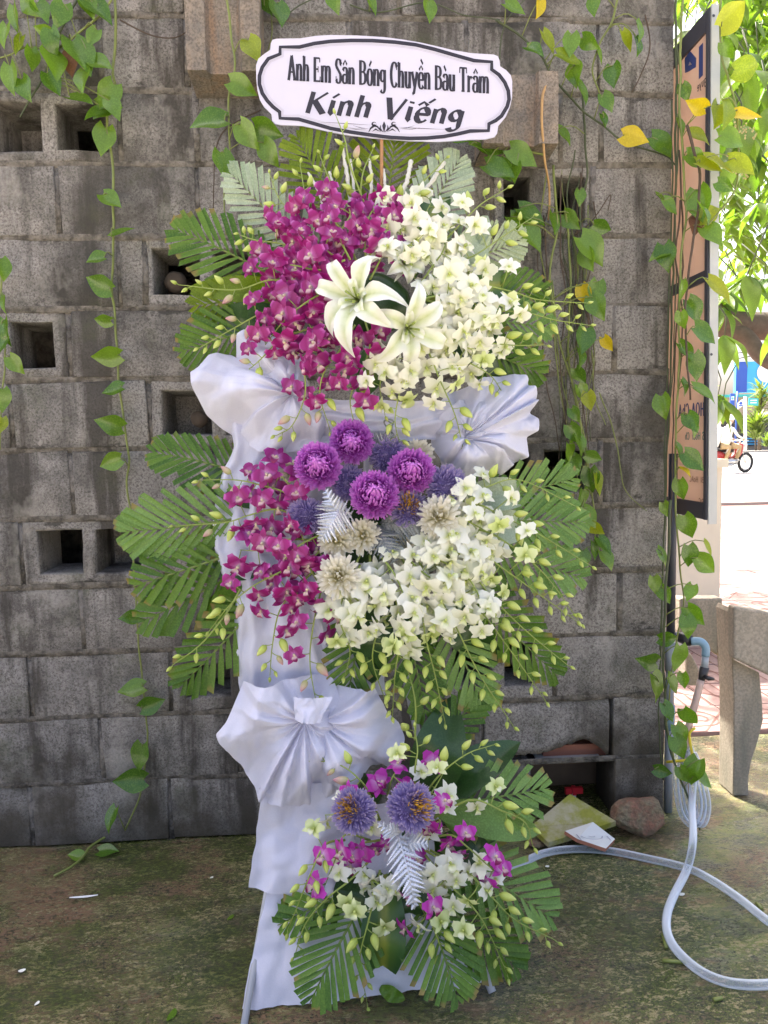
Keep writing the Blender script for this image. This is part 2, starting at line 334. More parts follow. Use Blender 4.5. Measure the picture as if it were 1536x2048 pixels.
    M['alu'] = plain('aluminium', (0.46, 0.46, 0.44), 0.5, 0.2, 0.08)
    M['frame_d'] = plain('dark_frame', (0.045, 0.045, 0.06), 0.5)
    t = NT('sign_panel'); p = t.pos(); sep = t.node('ShaderNodeSeparateXYZ'); t.link(p, sep.inputs[0])
    st = t.noise(t.scale(p, (1, 60, 2)), 2.0, 4); n = t.noise(p, 3.5, 3)
    c = t.mix(st, (0.54, 0.44, 0.37), (0.64, 0.54, 0.46)); c = t.mix(t.ramp(n, [(0.5, 0), (0.62, 0.35)]), c, (0.66, 0.36, 0.28))
    t.base(c); t.set(Roughness=0.45); t.translucent((0.85, 0.66, 0.53), 0.55); M['panel'] = t.m
    M['blue_ink'] = plain('blue_print', (0.03, 0.055, 0.21), 0.5, 0, 0.1); M['teal_ink'] = plain('teal_print', (0.06, 0.24, 0.22), 0.5, 0, 0.1)
    M['pale_ink'] = plain('faded_print', (0.30, 0.17, 0.11), 0.6, 0, 0.1)
    M['pvc'] = plain('grey_pvc', (0.33, 0.36, 0.40), 0.4, 0, 0.1); M['pvc_b'] = plain('blue_pvc', (0.20, 0.32, 0.42), 0.4, 0, 0.1); M['black'] = plain('black_plastic', (0.025, 0.022, 0.024), 0.4)
    t = NT('clear_hose'); t.base((0.74, 0.79, 0.86)); t.set(Roughness=0.12); lw = t.node('ShaderNodeLayerWeight'); lw.inputs[0].default_value = 0.45
    tr = t.node('ShaderNodeBsdfTransparent'); tr.inputs[0].default_value = (0.90, 0.93, 0.97, 1); mx = t.node('ShaderNodeMixShader'); t.link(t.ramp(lw.outputs['Facing'], [(0.05, 0.12), (0.65, 0.9)]), mx.inputs[0]); t.link(tr.outputs[0], mx.inputs[1]); t.link(t.b.outputs[0], mx.inputs[2]); t.link(mx.outputs[0], t.out.inputs[0]); M['hose'] = t.m
    t = NT('pink_hose'); t.base((0.66, 0.50, 0.44)); t.set(Roughness=0.3); t.b.inputs['Transmission Weight'].default_value = 0.3; M['hose_p'] = t.m
    M['tie'] = plain('yellow_tie', (0.72, 0.56, 0.03), 0.5)
    t = NT('mossy_slab'); p = t.pos(); n = t.noise(p, 9, 5, 0.7); f = t.noise(p, 70, 4, 0.7)
    c = t.mix(t.ramp(n, [(0.4, 0), (0.56, 1)]), (0.40, 0.36, 0.23), t.mix(f, (0.15, 0.155, 0.012), (0.36, 0.36, 0.05))); t.base(c); t.set(Roughness=0.55); t.bump(f, 0.4, 0.003); M['slab'] = t.m
    M['marble'] = plain('white_tile', (0.68, 0.67, 0.64), 0.3, 0, 0.06, 12); M['brick_edge'] = plain('tile_biscuit', (0.33, 0.13, 0.08), 0.8)
    t = NT('rubble'); p = t.pos(); n = t.noise(p, 14, 5, 0.7); f = t.noise(p, 90, 4)
    c = t.mix(t.ramp(n, [(0.42, 0), (0.58, 1)]), (0.28, 0.135, 0.085), (0.24, 0.20, 0.12)); c = t.mix(t.ramp(f, [(0.4, 0.5), (0.6, 0)]), c, (0.09, 0.07, 0.05)); t.base(c); t.set(Roughness=0.9); t.bump(t.math('ADD', n, f), 0.8, 0.01); M['rubble'] = t.m
    M['niche'] = plain('niche_plaster', (0.20, 0.135, 0.085), 0.9, 0, 0.35, 12, 0.4)
    M['red'] = plain('red_plastic', (0.60, 0.02, 0.03), 0.4)
    M['white'] = plain('white_paint', (0.80, 0.80, 0.78), 0.5, 0, 0.04)
    M['petal_bit'] = plain('fallen_petal', (0.78, 0.77, 0.70), 0.5, 0, 0.05)
    M['blue_paint'] = plain('blue_paint', (0.03, 0.09, 0.42), 0.45); M['sky_blue'] = plain('sky_blue_board', (0.05, 0.36, 0.66), 0.4, 0, 0.2, 0.5)
    M['teal'] = plain('teal_board', (0.05, 0.42, 0.42), 0.45); M['beige'] = plain('beige_fascia', (0.36, 0.29, 0.22), 0.8); M['glass'] = plain('shop_glass', (0.07, 0.065, 0.085), 0.12)
    M['red_bike'] = plain('red_bike_paint', (0.38, 0.035, 0.03), 0.3); M['tyre'] = plain('tyre', (0.02, 0.02, 0.02), 0.8); M['chrome'] = plain('chrome', (0.6, 0.58, 0.55), 0.25, 0.8)
    M['skin'] = plain('skin', (0.46, 0.28, 0.19), 0.6); M['shirt'] = plain('pale_shirt', (0.80, 0.74, 0.64), 0.8); M['khaki'] = plain('tan_trousers', (0.50, 0.34, 0.16), 0.8)
    M['bush'] = leafmat('bush_leaf', (0.10, 0.15, 0.03), (0.26, 0.30, 0.07), 0.4, 0.3)
    M['pale_bush'] = leafmat('flowering_shrub', (0.25, 0.27, 0.06), (0.50, 0.46, 0.16), 0.5, 0.3)
    M['wire'] = plain('wire', (0.03, 0.03, 0.03), 0.6)
mats()
def MBsphere(c, r, n=5, k=6, sc=(1, 1, 1)):
    V = []; Fc = []
    for i in range(n+1):
        t = math.pi*i/n
        for j in range(k):
            a = 2*math.pi*j/k; V.append(Vector(c)+Vector((math.sin(t)*math.cos(a)*r*sc[0], math.sin(t)*math.sin(a)*r*sc[1], math.cos(t)*r*sc[2])))
    for i in range(n):
        for j in range(k): Fc.append((i*k+j, (i+1)*k+j, (i+1)*k+(j+1) % k, i*k+(j+1) % k))
    return V, Fc
# ------------------------------------------------------------------ ground, road, pavement
def sheet(name, pts, z, mat, sub=0):
    m = MB()
    if sub:
        (x0, y0), (x1, y1) = pts; n = sub
        rows = [[Vector((x0+(x1-x0)*j/n, y0+(y1-y0)*i/n, 0)) for j in range(n+1)] for i in range(n+1)]
        for r in rows:
            for v in r: v.z = z + 0.004*noise.noise(v*3.0) + 0.0025*noise.noise(v*11.0)
        m.grid(rows)
    else:
        m.add([(x, y, z) for x, y in pts], [tuple(range(len(pts)))])
    o = m.build(name, mat); o['kind'] = 'structure'; return o
sheet('ground', [(-300, -300), (400, -300), (400, 500), (-300, 500)], -0.03, M['pale_ground'])
sheet('mossy_floor', [(-3.2, -3.4), (2.6, 0.62)], 0.0, M['floor'], 90)
sheet('road', [(-60, 11.0), (160, 11.0), (160, 47.0), (-60, 47.0)], -0.02, M['road'])
kb = MB(); kb.box((-60, 10.6, -0.028), (160, 10.98, 0.03)); kb.box((-60, 47.0, -0.028), (160, 47.4, 0.10)); k = kb.build('kerb', M['pale_ground'], None, False); k['kind'] = 'structure'
pv = thing('pavement', (2.4, 5, 0), 'pink tiled pavement between the shaded yard and the sunny road', 'pavement'); pv['kind'] = 'structure'
pb = MB(); pb.add([(-4, 0.64, -0.02), (14, 0.64, -0.02), (14, 10.6, -0.02), (-4, 10.6, -0.02)], [(0, 1, 2, 3)]); pb.build('tile_bed', M['tile_groove'], pv, False)
def tile_mesh(sx, sy, pattern):
    m = MB(); g = 0.004
    m.add([(-sx/2+g, -sy/2+g, 0.004), (sx/2-g, -sy/2+g, 0.004), (sx/2-g, sy/2-g, 0.004), (-sx/2+g, sy/2-g, 0.004),
           (-sx/2+g, -sy/2+g, -.018), (sx/2-g, -sy/2+g, -.018), (sx/2-g, sy/2-g, -.018), (-sx/2+g, sy/2-g, -.018)],
          [(0, 1, 2, 3), (0, 4, 5, 1), (1, 5, 6, 2), (2, 6, 7, 3), (3, 7, 4, 0)])
    if pattern:
        def ln(P):
            V = []; P = [Vector((x, y, 0.006)) for x, y in P]
            for i, p in enumerate(P):
                d = (P[min(i+1, len(P)-1)]-P[max(i-1, 0)]).normalized(); nrm = Vector((-d.y, d.x, 0))*0.004; V += [p-nrm, p+nrm]
            m.add(V, [(2*i, 2*i+2, 2*i+3, 2*i+1) for i in range(len(P)-1)], None, 1)
        h = sx/2-0.01
        for k in (-0.6, -0.2, 0.2, 0.6): ln([(-h, k*h), (h*0.1, k*h)])
        for r in (0.25, 0.6): ln([(h*0.1+math.cos(a)*r*h*0.8, math.sin(a)*r*h) for a in [(-90+15*i)*math.pi/180 for i in range(13)]])
        ln([(-h, -h), (-h*0.2, -h), (h, h*0.5)])
    return m.mesh('tile', [M['tile'], M['tile_groove']], False)
TP = [tile_mesh(0.3, 0.3, True), tile_mesh(0.3, 0.3, False)]
y = 0.80; row = 0
while y < 8.6:
    xa = (1365-674)/F*(y+D)-0.45; xb = (1536-674)/F*(y+D)+0.6
    x = math.floor(xa/0.3)*0.3 + (0.15 if row % 2 and y > 3.2 else 0)
    while x < xb:
        t = link('tile', TP[0] if y < 3.2 else TP[1], pv, Matrix.Translation(Vector((x, y, 0))-pv.location) @ Matrix.Rotation(RAD(random.choice((0, 90, 180, 270)) if y < 3.2 else 0), 4, 'Z'))
        t.matrix_basis.translation.z += rnd(0.0015)
        x += 0.3
    y += 0.3; row += 1
# low cream wall beside the pavement and the pale pillar seen under the board
cw = thing('garden_wall', (1.55, 2.0, 0), 'low cream plastered wall end below the hanging board', 'wall')
a = PW(1372, 1100, 1.9).x; b = PW(1441, 1100, 1.9).x
m = MB(); m.box((a-0.6, 1.9, 0.0), (b, 2.15, 1.02)); m.build('plaster_body', M['cream'], cw, False)
m = MB(); m.box((a-0.63, 1.87, 1.022), (b+0.02, 2.18, 1.07)); m.build('coping', M['cream'], cw, False)

# ------------------------------------------------------------------ the block wall
ZR = [2.198-0.2*i for i in range(12)]            # joint lines 2.198 ... -0.002
wall = thing('block_wall', (0, 0.1, 0), 'tall weathered grey concrete block wall with open cells behind the flower stand', 'wall')
XE = 1.007
J = 0.006
def jit_block(V, k=0.0035):
    return [Vector(v)+Vector((noise.noise(Vector(v)*9.0), noise.noise(Vector(v)*9.0+Vector((5, 5, 5))), noise.noise(Vector(v)*9.0+Vector((9, 1, 3)))))*k for v in V]
def solid_block(x0, x1, z0, z1, yf=None, depth=0.185, mat='block', name='concrete_block', lbl=None):
    yf = rnd(0.003) if yf is None else yf
    bm = bmesh.new(); bmesh.ops.create_cube(bm, size=1.0)
    for v in bm.verts: v.co = Vector((x0 if v.co.x < 0 else x1, yf if v.co.y < 0 else depth, z0 if v.co.z < 0 else z1)) + Vector((rnd(0.003), 0, rnd(0.0025)))
    bmesh.ops.bevel(bm, geom=[e for e in bm.edges if sum(v.co.y < depth-0.02 for v in e.verts) == 2], offset=0.004, segments=2, profile=0.5, affect='EDGES')
    V = [v.co.copy() for v in bm.verts]; bm.verts.index_update(); Fc = [tuple(v.index for v in f.verts) for f in bm.faces]; bm.free()
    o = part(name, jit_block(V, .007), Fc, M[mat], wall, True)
    if lbl: o['label'] = lbl
    return o
def celled_block(x0, x1, z0, z1, cells):
    """a hollow block laid on its side; cells = [(xa, xb, za, zb)] open towards the viewer"""
    yf = rnd(0.003); bm = bmesh.new()
    xs = sorted({x0, x1, *[c[0] for c in cells], *[c[1] for c in cells]}); zs = sorted({z0, z1, *[c[2] for c in cells], *[c[3] for c in cells]})
    vd = {}
    def v(x, y, z):
        k = (round(x, 5), round(y, 5), round(z, 5))
        if k not in vd: vd[k] = bm.verts.new((x, y, z))
        return vd[k]
    inside = lambda xm, zm: next((c for c in cells if c[0] < xm < c[1] and c[2] < zm < c[3]), None)
    for i in range(len(xs)-1):
        for j in range(len(zs)-1):
            if not inside((xs[i]+xs[i+1])/2, (zs[j]+zs[j+1])/2):
                bm.faces.new((v(xs[i], yf, zs[j]), v(xs[i+1], yf, zs[j]), v(xs[i+1], yf, zs[j+1]), v(xs[i], yf, zs[j+1])))
    for c in cells:
        d = 0.178; ins = 0.006
        nx = [x for x in xs if c[0] <= x <= c[1]]; nz = [z for z in zs if c[2] <= z <= c[3]]
        loop = [(x, nz[0]) for x in nx] + [(nx[-1], z) for z in nz[1:]] + [(x, nz[-1]) for x in nx[-2::-1]] + [(nx[0], z) for z in nz[-2:0:-1]]
        fr = [v(x, yf, z) for x, z in loop]
        cx, cz = (c[0]+c[1])/2, (c[2]+c[3])/2
        bk = [bm.verts.new((x+(ins if x < cx else -ins), d, z+(ins if z < cz else -ins))) for x, z in loop]
        for k in range(len(fr)): bm.faces.new((fr[k], fr[(k+1) % len(fr)], bk[(k+1) % len(fr)], bk[k]))
        if random.random() < .25: bm.faces.new(bk)
    out = [(xs[0], z) for z in zs] + [(x, zs[-1]) for x in xs[1:]] + [(xs[-1], z) for z in zs[-2::-1]] + [(x, zs[0]) for x in xs[-2:0:-1]]
    fr = [v(x, yf, z) for x, z in out]; bk = [bm.verts.new((x, 0.184, z)) for x, z in out]
    for k in range(len(fr)): bm.faces.new((fr[k], fr[(k+1) % len(fr)], bk[(k+1) % len(fr)], bk[k]))
    bmesh.ops.recalc_face_normals(bm, faces=bm.faces)
    be = [e for e in bm.edges if all(abs(w.co.y-yf) < 1e-5 for w in e.verts) and len(e.link_faces) == 2 and e.calc_face_angle(0) > 0.5]
    bmesh.ops.bevel(bm, geom=be, offset=0.007, segments=2, profile=0.5, affect='EDGES')
    bmesh.ops.subdivide_edges(bm, edges=[e for e in bm.edges if e.calc_length() > 0.08 and all(w.co.y < 0.01 for w in e.verts)], cuts=2)
    V = [q.co.copy() for q in bm.verts]; bm.verts.index_update(); Fc = [tuple(q.index for q in f.verts) for f in bm.faces]; bm.free()
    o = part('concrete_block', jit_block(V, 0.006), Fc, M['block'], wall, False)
    o['label'] = 'hollow block with open cells'
def X(px, py): return PW(px, py).x
mort = MB()
def course(i, joints, cells=(), skip=()):
    """course i hangs under joint line i; joints and cells in photograph pixels"""
    z1 = 2.198-0.2*i; z0 = z1-0.2; ym = 1024-(z1-0.1-1.206)*670+0
    js = sorted(joints); pc = 250+0
    yy = (ZRpx[i]+ZRpx[i+1])/2 if 0 <= i < 11 else 100
    js = [X(j, yy) for j in js]
    while js[0] > -1.75: js.insert(0, js[0]-0.4)
    js.append(XE)
    cs = [(X(c[0], yy), X(c[1], yy), PW(c[0], c[3]).z, PW(c[0], c[2]).z) for c in cells]
    for a, b in zip(js, js[1:]):
        if b-a > 0.62:
            k = max(2, round((b-a)/0.4)); sub = [a+(b-a)*q/k for q in range(k+1)]
        else: sub = [a, b]
        for p, q in zip(sub, sub[1:]):
            if any(p < X(s, yy) < q for s in skip): continue
            mine = [c for c in cs if p+0.01 < (c[0]+c[1])/2 < q-0.01]
            x0, x1 = p+J, q-J
            if q == XE: x1 = XE
            if mine:
                mine = [(max(c[0], x0+0.015), min(c[1], x1-0.015), max(c[2], z0+J+0.012), min(c[3], z1-J-0.012)) for c in mine]
                celled_block(x0, x1, z0+J, z1-J, mine)
            else: solid_block(x0, x1, z0+J, z1-J)
            if q != XE: mort.box((q-0.009, 0.003+rnd(0.0035), z0+0.004), (q+0.009, 0.17, z1-0.004))
    gaps = [(-2.2, XE-0.002)] if i != 11 else [(-2.2, HX0-0.1), (HX1+0.1, XE-0.002)]
    for g0, g1 in gaps:
        n = 40; rows = [[], [], []]
        for k in range(n+1):
            x = g0+(g1-g0)*k/n; yv = 0.001+0.007*noise.noise(Vector((x*9, i*3.3, 0)))
            rows[0].append((x, 0.17, z1-0.0095)); rows[1].append((x, yv, z1-0.0095)); rows[2].append((x, yv, z1+0.0095))
        mort.grid(rows)
ZRpx = [180, 329, 473, 622, 756, 903, 1038, 1172, 1309, 1437, 1567, 1686]
HX0 = X(1052, 1580); HX1 = X(1226, 1580)
course(-8, [0, 300, 600, 900]); course(-7, [150, 450, 750, 1050]); course(-6, [0, 300, 600, 900]); course(-5, [150, 450, 750, 1050])
course(-4, [0, 300, 600, 900]); course(-3, [150, 450, 750, 1050])
course(-2, [95, 376, 526, 800, 1075]); 
course(-1, [200, 372, 522, 700, 930, 1198])
course(0, [-28, 238, 393, 680, 962, 1120, 1203], [(-20, 82, 205, 302), (112, 212, 206, 302)])
course(1, [113, 396, 690, 984, 1186], [(1008, 1060, 353, 446), (1110, 1171, 353, 446)])
course(2, [-45, 238, 290, 560, 840, 1092], [(304, 398, 498, 590), (425, 520, 498, 590)])
course(3, [-130, 138, 425, 700, 960, 1229], [(-90, -8, 645, 735), (20, 106, 645, 736)])
course(4, [22, 299, 580, 850, 1130], [(324, 422, 783, 870), (450, 545, 783, 870)])
course(5, [-130, 145, 430, 700, 955, 1200], [(1000, 1060, 905, 985), (1088, 1176, 903, 985)])
course(6, [42, 325, 600, 860, 1130], [(76, 164, 1062, 1150), (190, 280, 1060, 1148)])
course(7, [-100, 165, 448, 720, 980, 1240])
course(8, [62, 342, 610, 870, 1110], [(372, 462, 1332, 1396), (486, 575, 1332, 1396), (905, 985, 1290, 1372), (1008, 1072, 1288, 1374)])
course(9, [-60, 205, 480, 750, 965, 1222], skip=(1100,))
course(10, [62, 340, 610, 860, 1056, 1226], skip=(1150,))
mort.build('mortar', M['mortar'], wall, True)
# broken block above the hole: jagged lower edge
def broken_block():
    z1 = 2.198-0.2*9-J; x0 = X(965, 1450)+J; x1 = X(1222, 1450)-J
    low = [(965, 1513), (1010, 1512), (1045, 1510), (1075, 1508), (1100, 1503), (1120, 1494), (1140, 1487), (1160, 1482), (1172, 1478), (1182, 1484), (1195, 1492), (1207, 1502), (1215, 1512), (1222, 1514)]
    n = 56; P = [PW(px, py) for px, py in low]; xs = [x0+(x1-x0)*k/n for k in range(n+1)]
    def lowz(x):
        for a, b in zip(P, P[1:]):
            if a.x <= x <= b.x: return a.z+(b.z-a.z)*(x-a.x)/(b.x-a.x)+0.007*noise.noise(Vector((x*60, 0, 0)))
        return P[0].z if x < P[0].x else P[-1].z
    rows = []
    for k in range(9):
        f = k/7
        rows.append([Vector((x, (0.012 if k in (0,) else 0)+(0.02 if k == 8 else 0)+0.003*noise.noise(Vector((x*8, f, 2)))+(0.02*max(0, noise.noise(Vector((x*25, 1, 1)))) if k == 7 else 0), z1+(lowz(x)-z1)*min(f, 1.0)+(0.012 if k == 8 else 0))) for x in xs])
    rows.append([Vector((p.x, 0.184, p.z+0.03)) for p in rows[-1]])
    m = MB(); m.grid(rows[::-1]); m.grid([[Vector((x, 0.184, z1)) for x in xs], rows[0]][::-1])
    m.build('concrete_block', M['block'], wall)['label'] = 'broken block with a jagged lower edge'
broken_block()
# niche behind the hole
m = MB(); zb = 0.36
m.add([(HX0-.12, .25, 0), (HX1+.05, .25, 0), (HX1+.05, .25, zb), (HX0-.12, .25, zb)], [(0, 1, 2, 3)])
m.add([(HX0-.12, .186, 0), (HX0-.12, .25, 0), (HX0-.12, .25, zb), (HX0-.12, .186, zb)], [(0, 1, 2, 3)])
m.add([(HX1+.05, .186, 0), (HX1+.05, .25, 0), (HX1+.05, .25, zb), (HX1+.05, .186, zb)], [(3, 2, 1, 0)])
m.add([(HX0-.12, .186, zb), (HX1+.05, .186, zb), (HX1+.05, .25, zb), (HX0-.12, .25, zb)], [(0, 1, 2, 3)])
m.build('niche_lining', M['niche'], wall, False)
m = MB(); p0 = PW(1070, 1517, .05); p1 = PW(1196, 1517, .05); m.box((p0.x, .03, p0.z-.006), (p1.x, .2, p0.z+.006)); m.build('lintel_strip', M['marble'], wall, False)
m = MB(); q0 = PW(1085, 1516, .06); q1 = PW(1212, 1484, .06)
m.box((q0.x, .05, q0.z), (q1.x, .17, q1.z)); m.build('brick_filler', M['brick_edge'], wall, False)
m = MB()
m.box((-2.2, .50, -.03), (XE-.001, .52, 3.8))
m.box((XE-.014, .1865, -.03), (XE-.002, .50, 3.8)); m.box((-2.2, .1865, 3.785), (XE-.014, .5, 3.8)); m.box((-2.2, .1865, -.03), (-2.19, .5, 3.785))
m.build('added_backing', M['mortar'], wall, False)  # unseen closed box added behind the blocks so the open cells stay dark
# the wall runs on to the left out of the picture
m = MB(); m.box((-5.0, 0.0, -.03), (-2.21, 0.2, 3.8)); m.build('plastered_length', M['mortar'], wall, False)
# two blocks turned to stick out of the wall, ribbed fronts
def jutting(x0, x1, z0, z1, p, mat, lbl):
    w = x1-x0; ribs = [0, .26, .30, .70, .74, 1.0]; dep = [0, 0, .022, .022, 0, 0]
    m = MB(); n = 6
    rows = []
    for k in range(n+1):
        z = z0+(z1-z0)*k/n
        rows.append([Vector((x0+w*r_+rnd(0.0012), -p+d_+rnd(0.001), z)) for r_, d_ in zip(ribs, dep)])
    m.grid(rows)
    for zz, rr, fl in ((z0, rows[0], 1), (z1, rows[-1], 0)):
        bk = [Vector((q.x, -0.001, zz+(-.012 if fl else 0))) for q in rr]; m.grid([bk, rr] if fl else [rr, bk])
    m.grid([[Vector((x0, -.001, q[0].z)) for q in rows], [q[0] for q in rows]][::-1]); m.grid([[q[-1] for q in rows], [Vector((x1, -.001, q[0].z)) for q in rows]][::-1])
    o = m.build('jutting_block', M[mat], wall, False); o['label'] = lbl
pa = PW(374, 140, -.14); pb_ = PW(522, 140, -.14); jutting(pa.x, pb_.x, pa.z, pa.z+.30, .14, 'terra', 'ribbed block with an orange stained channel')
pa = PW(968, 286, -.146); pb_ = PW(1117, 286, -.146); jutting(pa.x, pb_.x, pa.z, PW(1117, 142, -.146).z, .146, 'terra', 'ribbed block sticking out behind the board')

for (px, py, r_, mt, nm, lab, ct) in ((352, 566, .034, 'bark', 'dry_husk', 'brown round husk lying in the wall cell over the dark frond', 'husk'), (1036, 1318, .030, 'bench', 'round_pebble', 'pale round pebble in the low wall cell behind the bud sprays', 'stone'), (398, 838, .026, 'bark', 'round_pebble', 'dusky round stone in the wall cell beside the left bow', 'stone')):
    c = PW(px, py, .085); t = thing(nm, c, lab, ct); m = MB(); m.add(*MBsphere(c, r_, 9, 12, (1, .9, .95))); m.V = [v+Vector((noise.noise(v*40), noise.noise(v*40+Vector((3, 1, 2))), noise.noise(v*40+Vector((8, 1, 2)))))*.004 for v in m.V]; m.build('round_body', M[mt], t)

# ------------------------------------------------------------------ behind the wall: tree, street
def leaf_mesh(name, mat, kind, L=1.0, seed=0):
    """unit leaf: base at the origin, tip at +Y, upper face +Z"""
    random.seed(seed); ny = 9
    m = MB(); rows = []; A = []
    for i in range(ny+1):
        s = i/ny
        if kind == 'heart': w = 0.43*math.sin(math.pi*min(1, (s*0.93+0.07))**0.72)*(1-0.22*s)*(1.0 if s < 1 else 0.02)
        elif kind == 'lance': w = 0.20*math.sin(math.pi*(s*0.97+0.03)**0.85)*(1-0.25*s)
        else: w = 0.10*math.sin(math.pi*(s*0.95+0.05)**0.7)
        if i == ny: w = 0.004
        bend = -0.20*s*s-0.06*math.sin(3*s+seed)
        row = []
        for j in range(-2, 3):
            c = j/2; yy = s*L
            if kind == 'heart' and s < 0.2: yy -= 0.17*(abs(c)**1.5)*(1-s/0.2)*1.0
            row.append(Vector((c*w*L, yy, (0.30*w*abs(c)**1.3 + bend*0.9)*L + 0.014*L*math.sin(9*s+seed)*abs(c))))
        rows.append(row); A.append([s]*5)
    m.grid(rows, A); me = m.mesh(name, mat); return me
def put_leaf(name, me, root, base, tipdir, nrm, size):
    y = tipdir.normalized(); z = (nrm - y*nrm.dot(y)); z = z.normalized() if z.length > 1e-4 else y.orthogonal().normalized(); x = y.cross(z)
    return link(name, me, root, frame(x*size, y*size, z*size, base-root.location))
def make_tree():
    random.seed(11)
    d0 = 4.6
    root = thing('shade_tree', (4.6, 3.9, 0), 'leafy tree beside the wall with a dark bough crossing over the street', 'tree')
    m = MB()
    t0 = Vector((4.6, 3.9, -.03)); fork = Vector((4.3, 3.8, 2.0))
    m.tube(spline([t0, Vector((4.5, 3.9, 1.0)), fork, Vector((4.25, 3.6, 4.2))], 12), [0.22-.010*i for i in range(12)], 12); m.build('trunk', M['bark'], root)
    def pt(px, py, y): return PW(px, py, y)
    for pts, r0, r1 in (([fork, pt(1600, 655, 3.2), pt(1520, 652, 3.0), pt(1440, 640, 2.9), pt(1380, 560, 2.9), pt(1330, 420, 2.9)], .13, .05),
                        ([pt(1436, 655, 2.95), pt(1490, 672, 2.85), pt(1530, 715, 2.75), pt(1580, 745, 2.6)], .062, .045),
                        ([Vector((4.25, 3.6, 3.4)), Vector((3.4, 2.6, 4.2)), Vector((2.2, 1.8, 4.7)), Vector((1.0, 1.4, 4.9))], .12, .04),
                        ([Vector((4.3, 3.7, 3.6)), Vector((3.6, 2.2, 3.6)), Vector((3.0, 1.2, 3.9)), Vector((2.2, 0.4, 4.3))], .09, .03)):
        P = spline(pts, 16)
        P = [p+Vector((noise.noise(p*4), noise.noise(p*4+Vector((3, 3, 3))), noise.noise(p*4+Vector((7, 1, 1)))))*0.03 for p in P]
        m = MB(); m.tube(P, [r0+(r1-r0)*i/15 for i in range(16)], 10); m.build('branch', M['bark'], root)
    L1 = [leaf_mesh('tree_leaf', M['tree'], 'lance', 1, s) for s in range(4)]
    # leaves one can pick out between the board and the edge of the picture: whorls that hang from twigs
    n = 0; tw = MB()
    while n < 285:
        px = random.uniform(1345, 1600); py = random.uniform(-70, 660) if n < 265 else random.uniform(640, 800)
        if py > 640 and px > 1475: continue
        if px < 1436 and py > 105: continue
        if 1440 < px and 380 < py < 470 and random.random() < .35: continue
        yd = random.uniform(1.2, 3.3); c = PW(px, py, yd)
        k = random.randint(4, 7); up_ = Vector((rnd(.6), rnd(.6), 1)).normalized()
        tw.tube([c, c+Vector((rnd(.05), rnd(.05), .10)), c+Vector((rnd(.12), .05+rnd(.08), .24))], [.003, .004, .005], 5)
        a0 = random.uniform(0, 6)
        for q in range(k):
            a = a0+q*2.4; out = Vector((math.cos(a), math.sin(a), 0))
            dr = (out*random.uniform(.5, 1.0)+Vector((0, 0, -random.uniform(.45, 1.3)))).normalized()
            nr = (out*0.6+Vector((0, -.25, 1.0))+rv(.25)).normalized()
            put_leaf('leaf', random.choice(L1), root, c+out*.01, dr, nr, random.uniform(.16, .26)); n += 1
    tw.build('twig', M['stem_d'], root)['kind'] = 'stuff'
    # the rest of the crown: leaf clumps through its volume, above the frame and to the right of it; one batch added for shade
    m = MB(); me = L1[0]; LV = [v.co.copy() for v in me.vertices if True]
    idx = [i*5+j for i in (0, 3, 6, 9) for j in (0, 2, 4)]
    LVs = [LV[i] for i in idx]; LF = [(r*3+c, r*3+c+1, r*3+c+4, r*3+c+3) for r in range(3) for c in range(2)]
    def spot():
        while True:
            c = Vector((random.uniform(0.6, 7.5), random.uniform(0.6, 7.5), random.uniform(2.1, 6.0)))
            e = ((c.x-4.0)/3.6)**2+((c.y-3.9)/3.4)**2+((c.z-4.2)/1.9)**2
            if e > 1 or (e < .25 and random.random() < .6): continue
            if noise.noise(c*0.9) < -.08: continue
            rel = c-CAM; dd = rel.dot(fw); px = 768+F*rel.dot(rt)/dd; py = 1024-F*rel.dot(up)/dd
            if px < 1660 and py > 560: continue
            if px < 1620 and -40 < py <= 560 and (c.y < 3.2 or random.random() < .10): continue
            return c
    for _ in range(900):
        c = spot() if _ < 480 else Vector((.5+random.gauss(0, .9), 2.6+random.gauss(0, .8), 4.7+random.gauss(0, .35))) if _ < 680 else PW(random.uniform(1400, 1640), random.uniform(-60, 600)*random.uniform(.6, 1), random.uniform(3.4, 5.2))  # middle batch: unseen clumps added overhead to keep sun off the bench
        for q in range(random.randint(5, 8)):
            a = random.uniform(0, 6.28); out = Vector((math.cos(a), math.sin(a), 0)); dr = (out+Vector((0, 0, -random.uniform(.3, 1.1)))).normalized(); nr = (out*.5+Vector((0, 0, 1))+rv(.3))
            z = (nr-dr*nr.dot(dr)).normalized(); x = dr.cross(z); s = random.uniform(.15, .25); b = c+rv(.08)
            m.add([b+(x*v.x+dr*v.y+z*v.z)*s for v in LVs], LF)
    m.build('crown_and_shade', M['tree'], root)['kind'] = 'stuff'
    # small pale flower sprays among the leaves
    m = MB()
    for (cx, cy) in ((1478, 250), (1500, 265), (1480, 345), (1462, 320), (1472, 260)):
        for _ in range(16):
            p = PW(cx+rnd(16), cy+rnd(14), 1.25); q = MBsphere(p, .0045); m.add(*q)
    m.build('blossom_cluster', M['mum_w'], root)['kind'] = 'stuff'
make_tree()

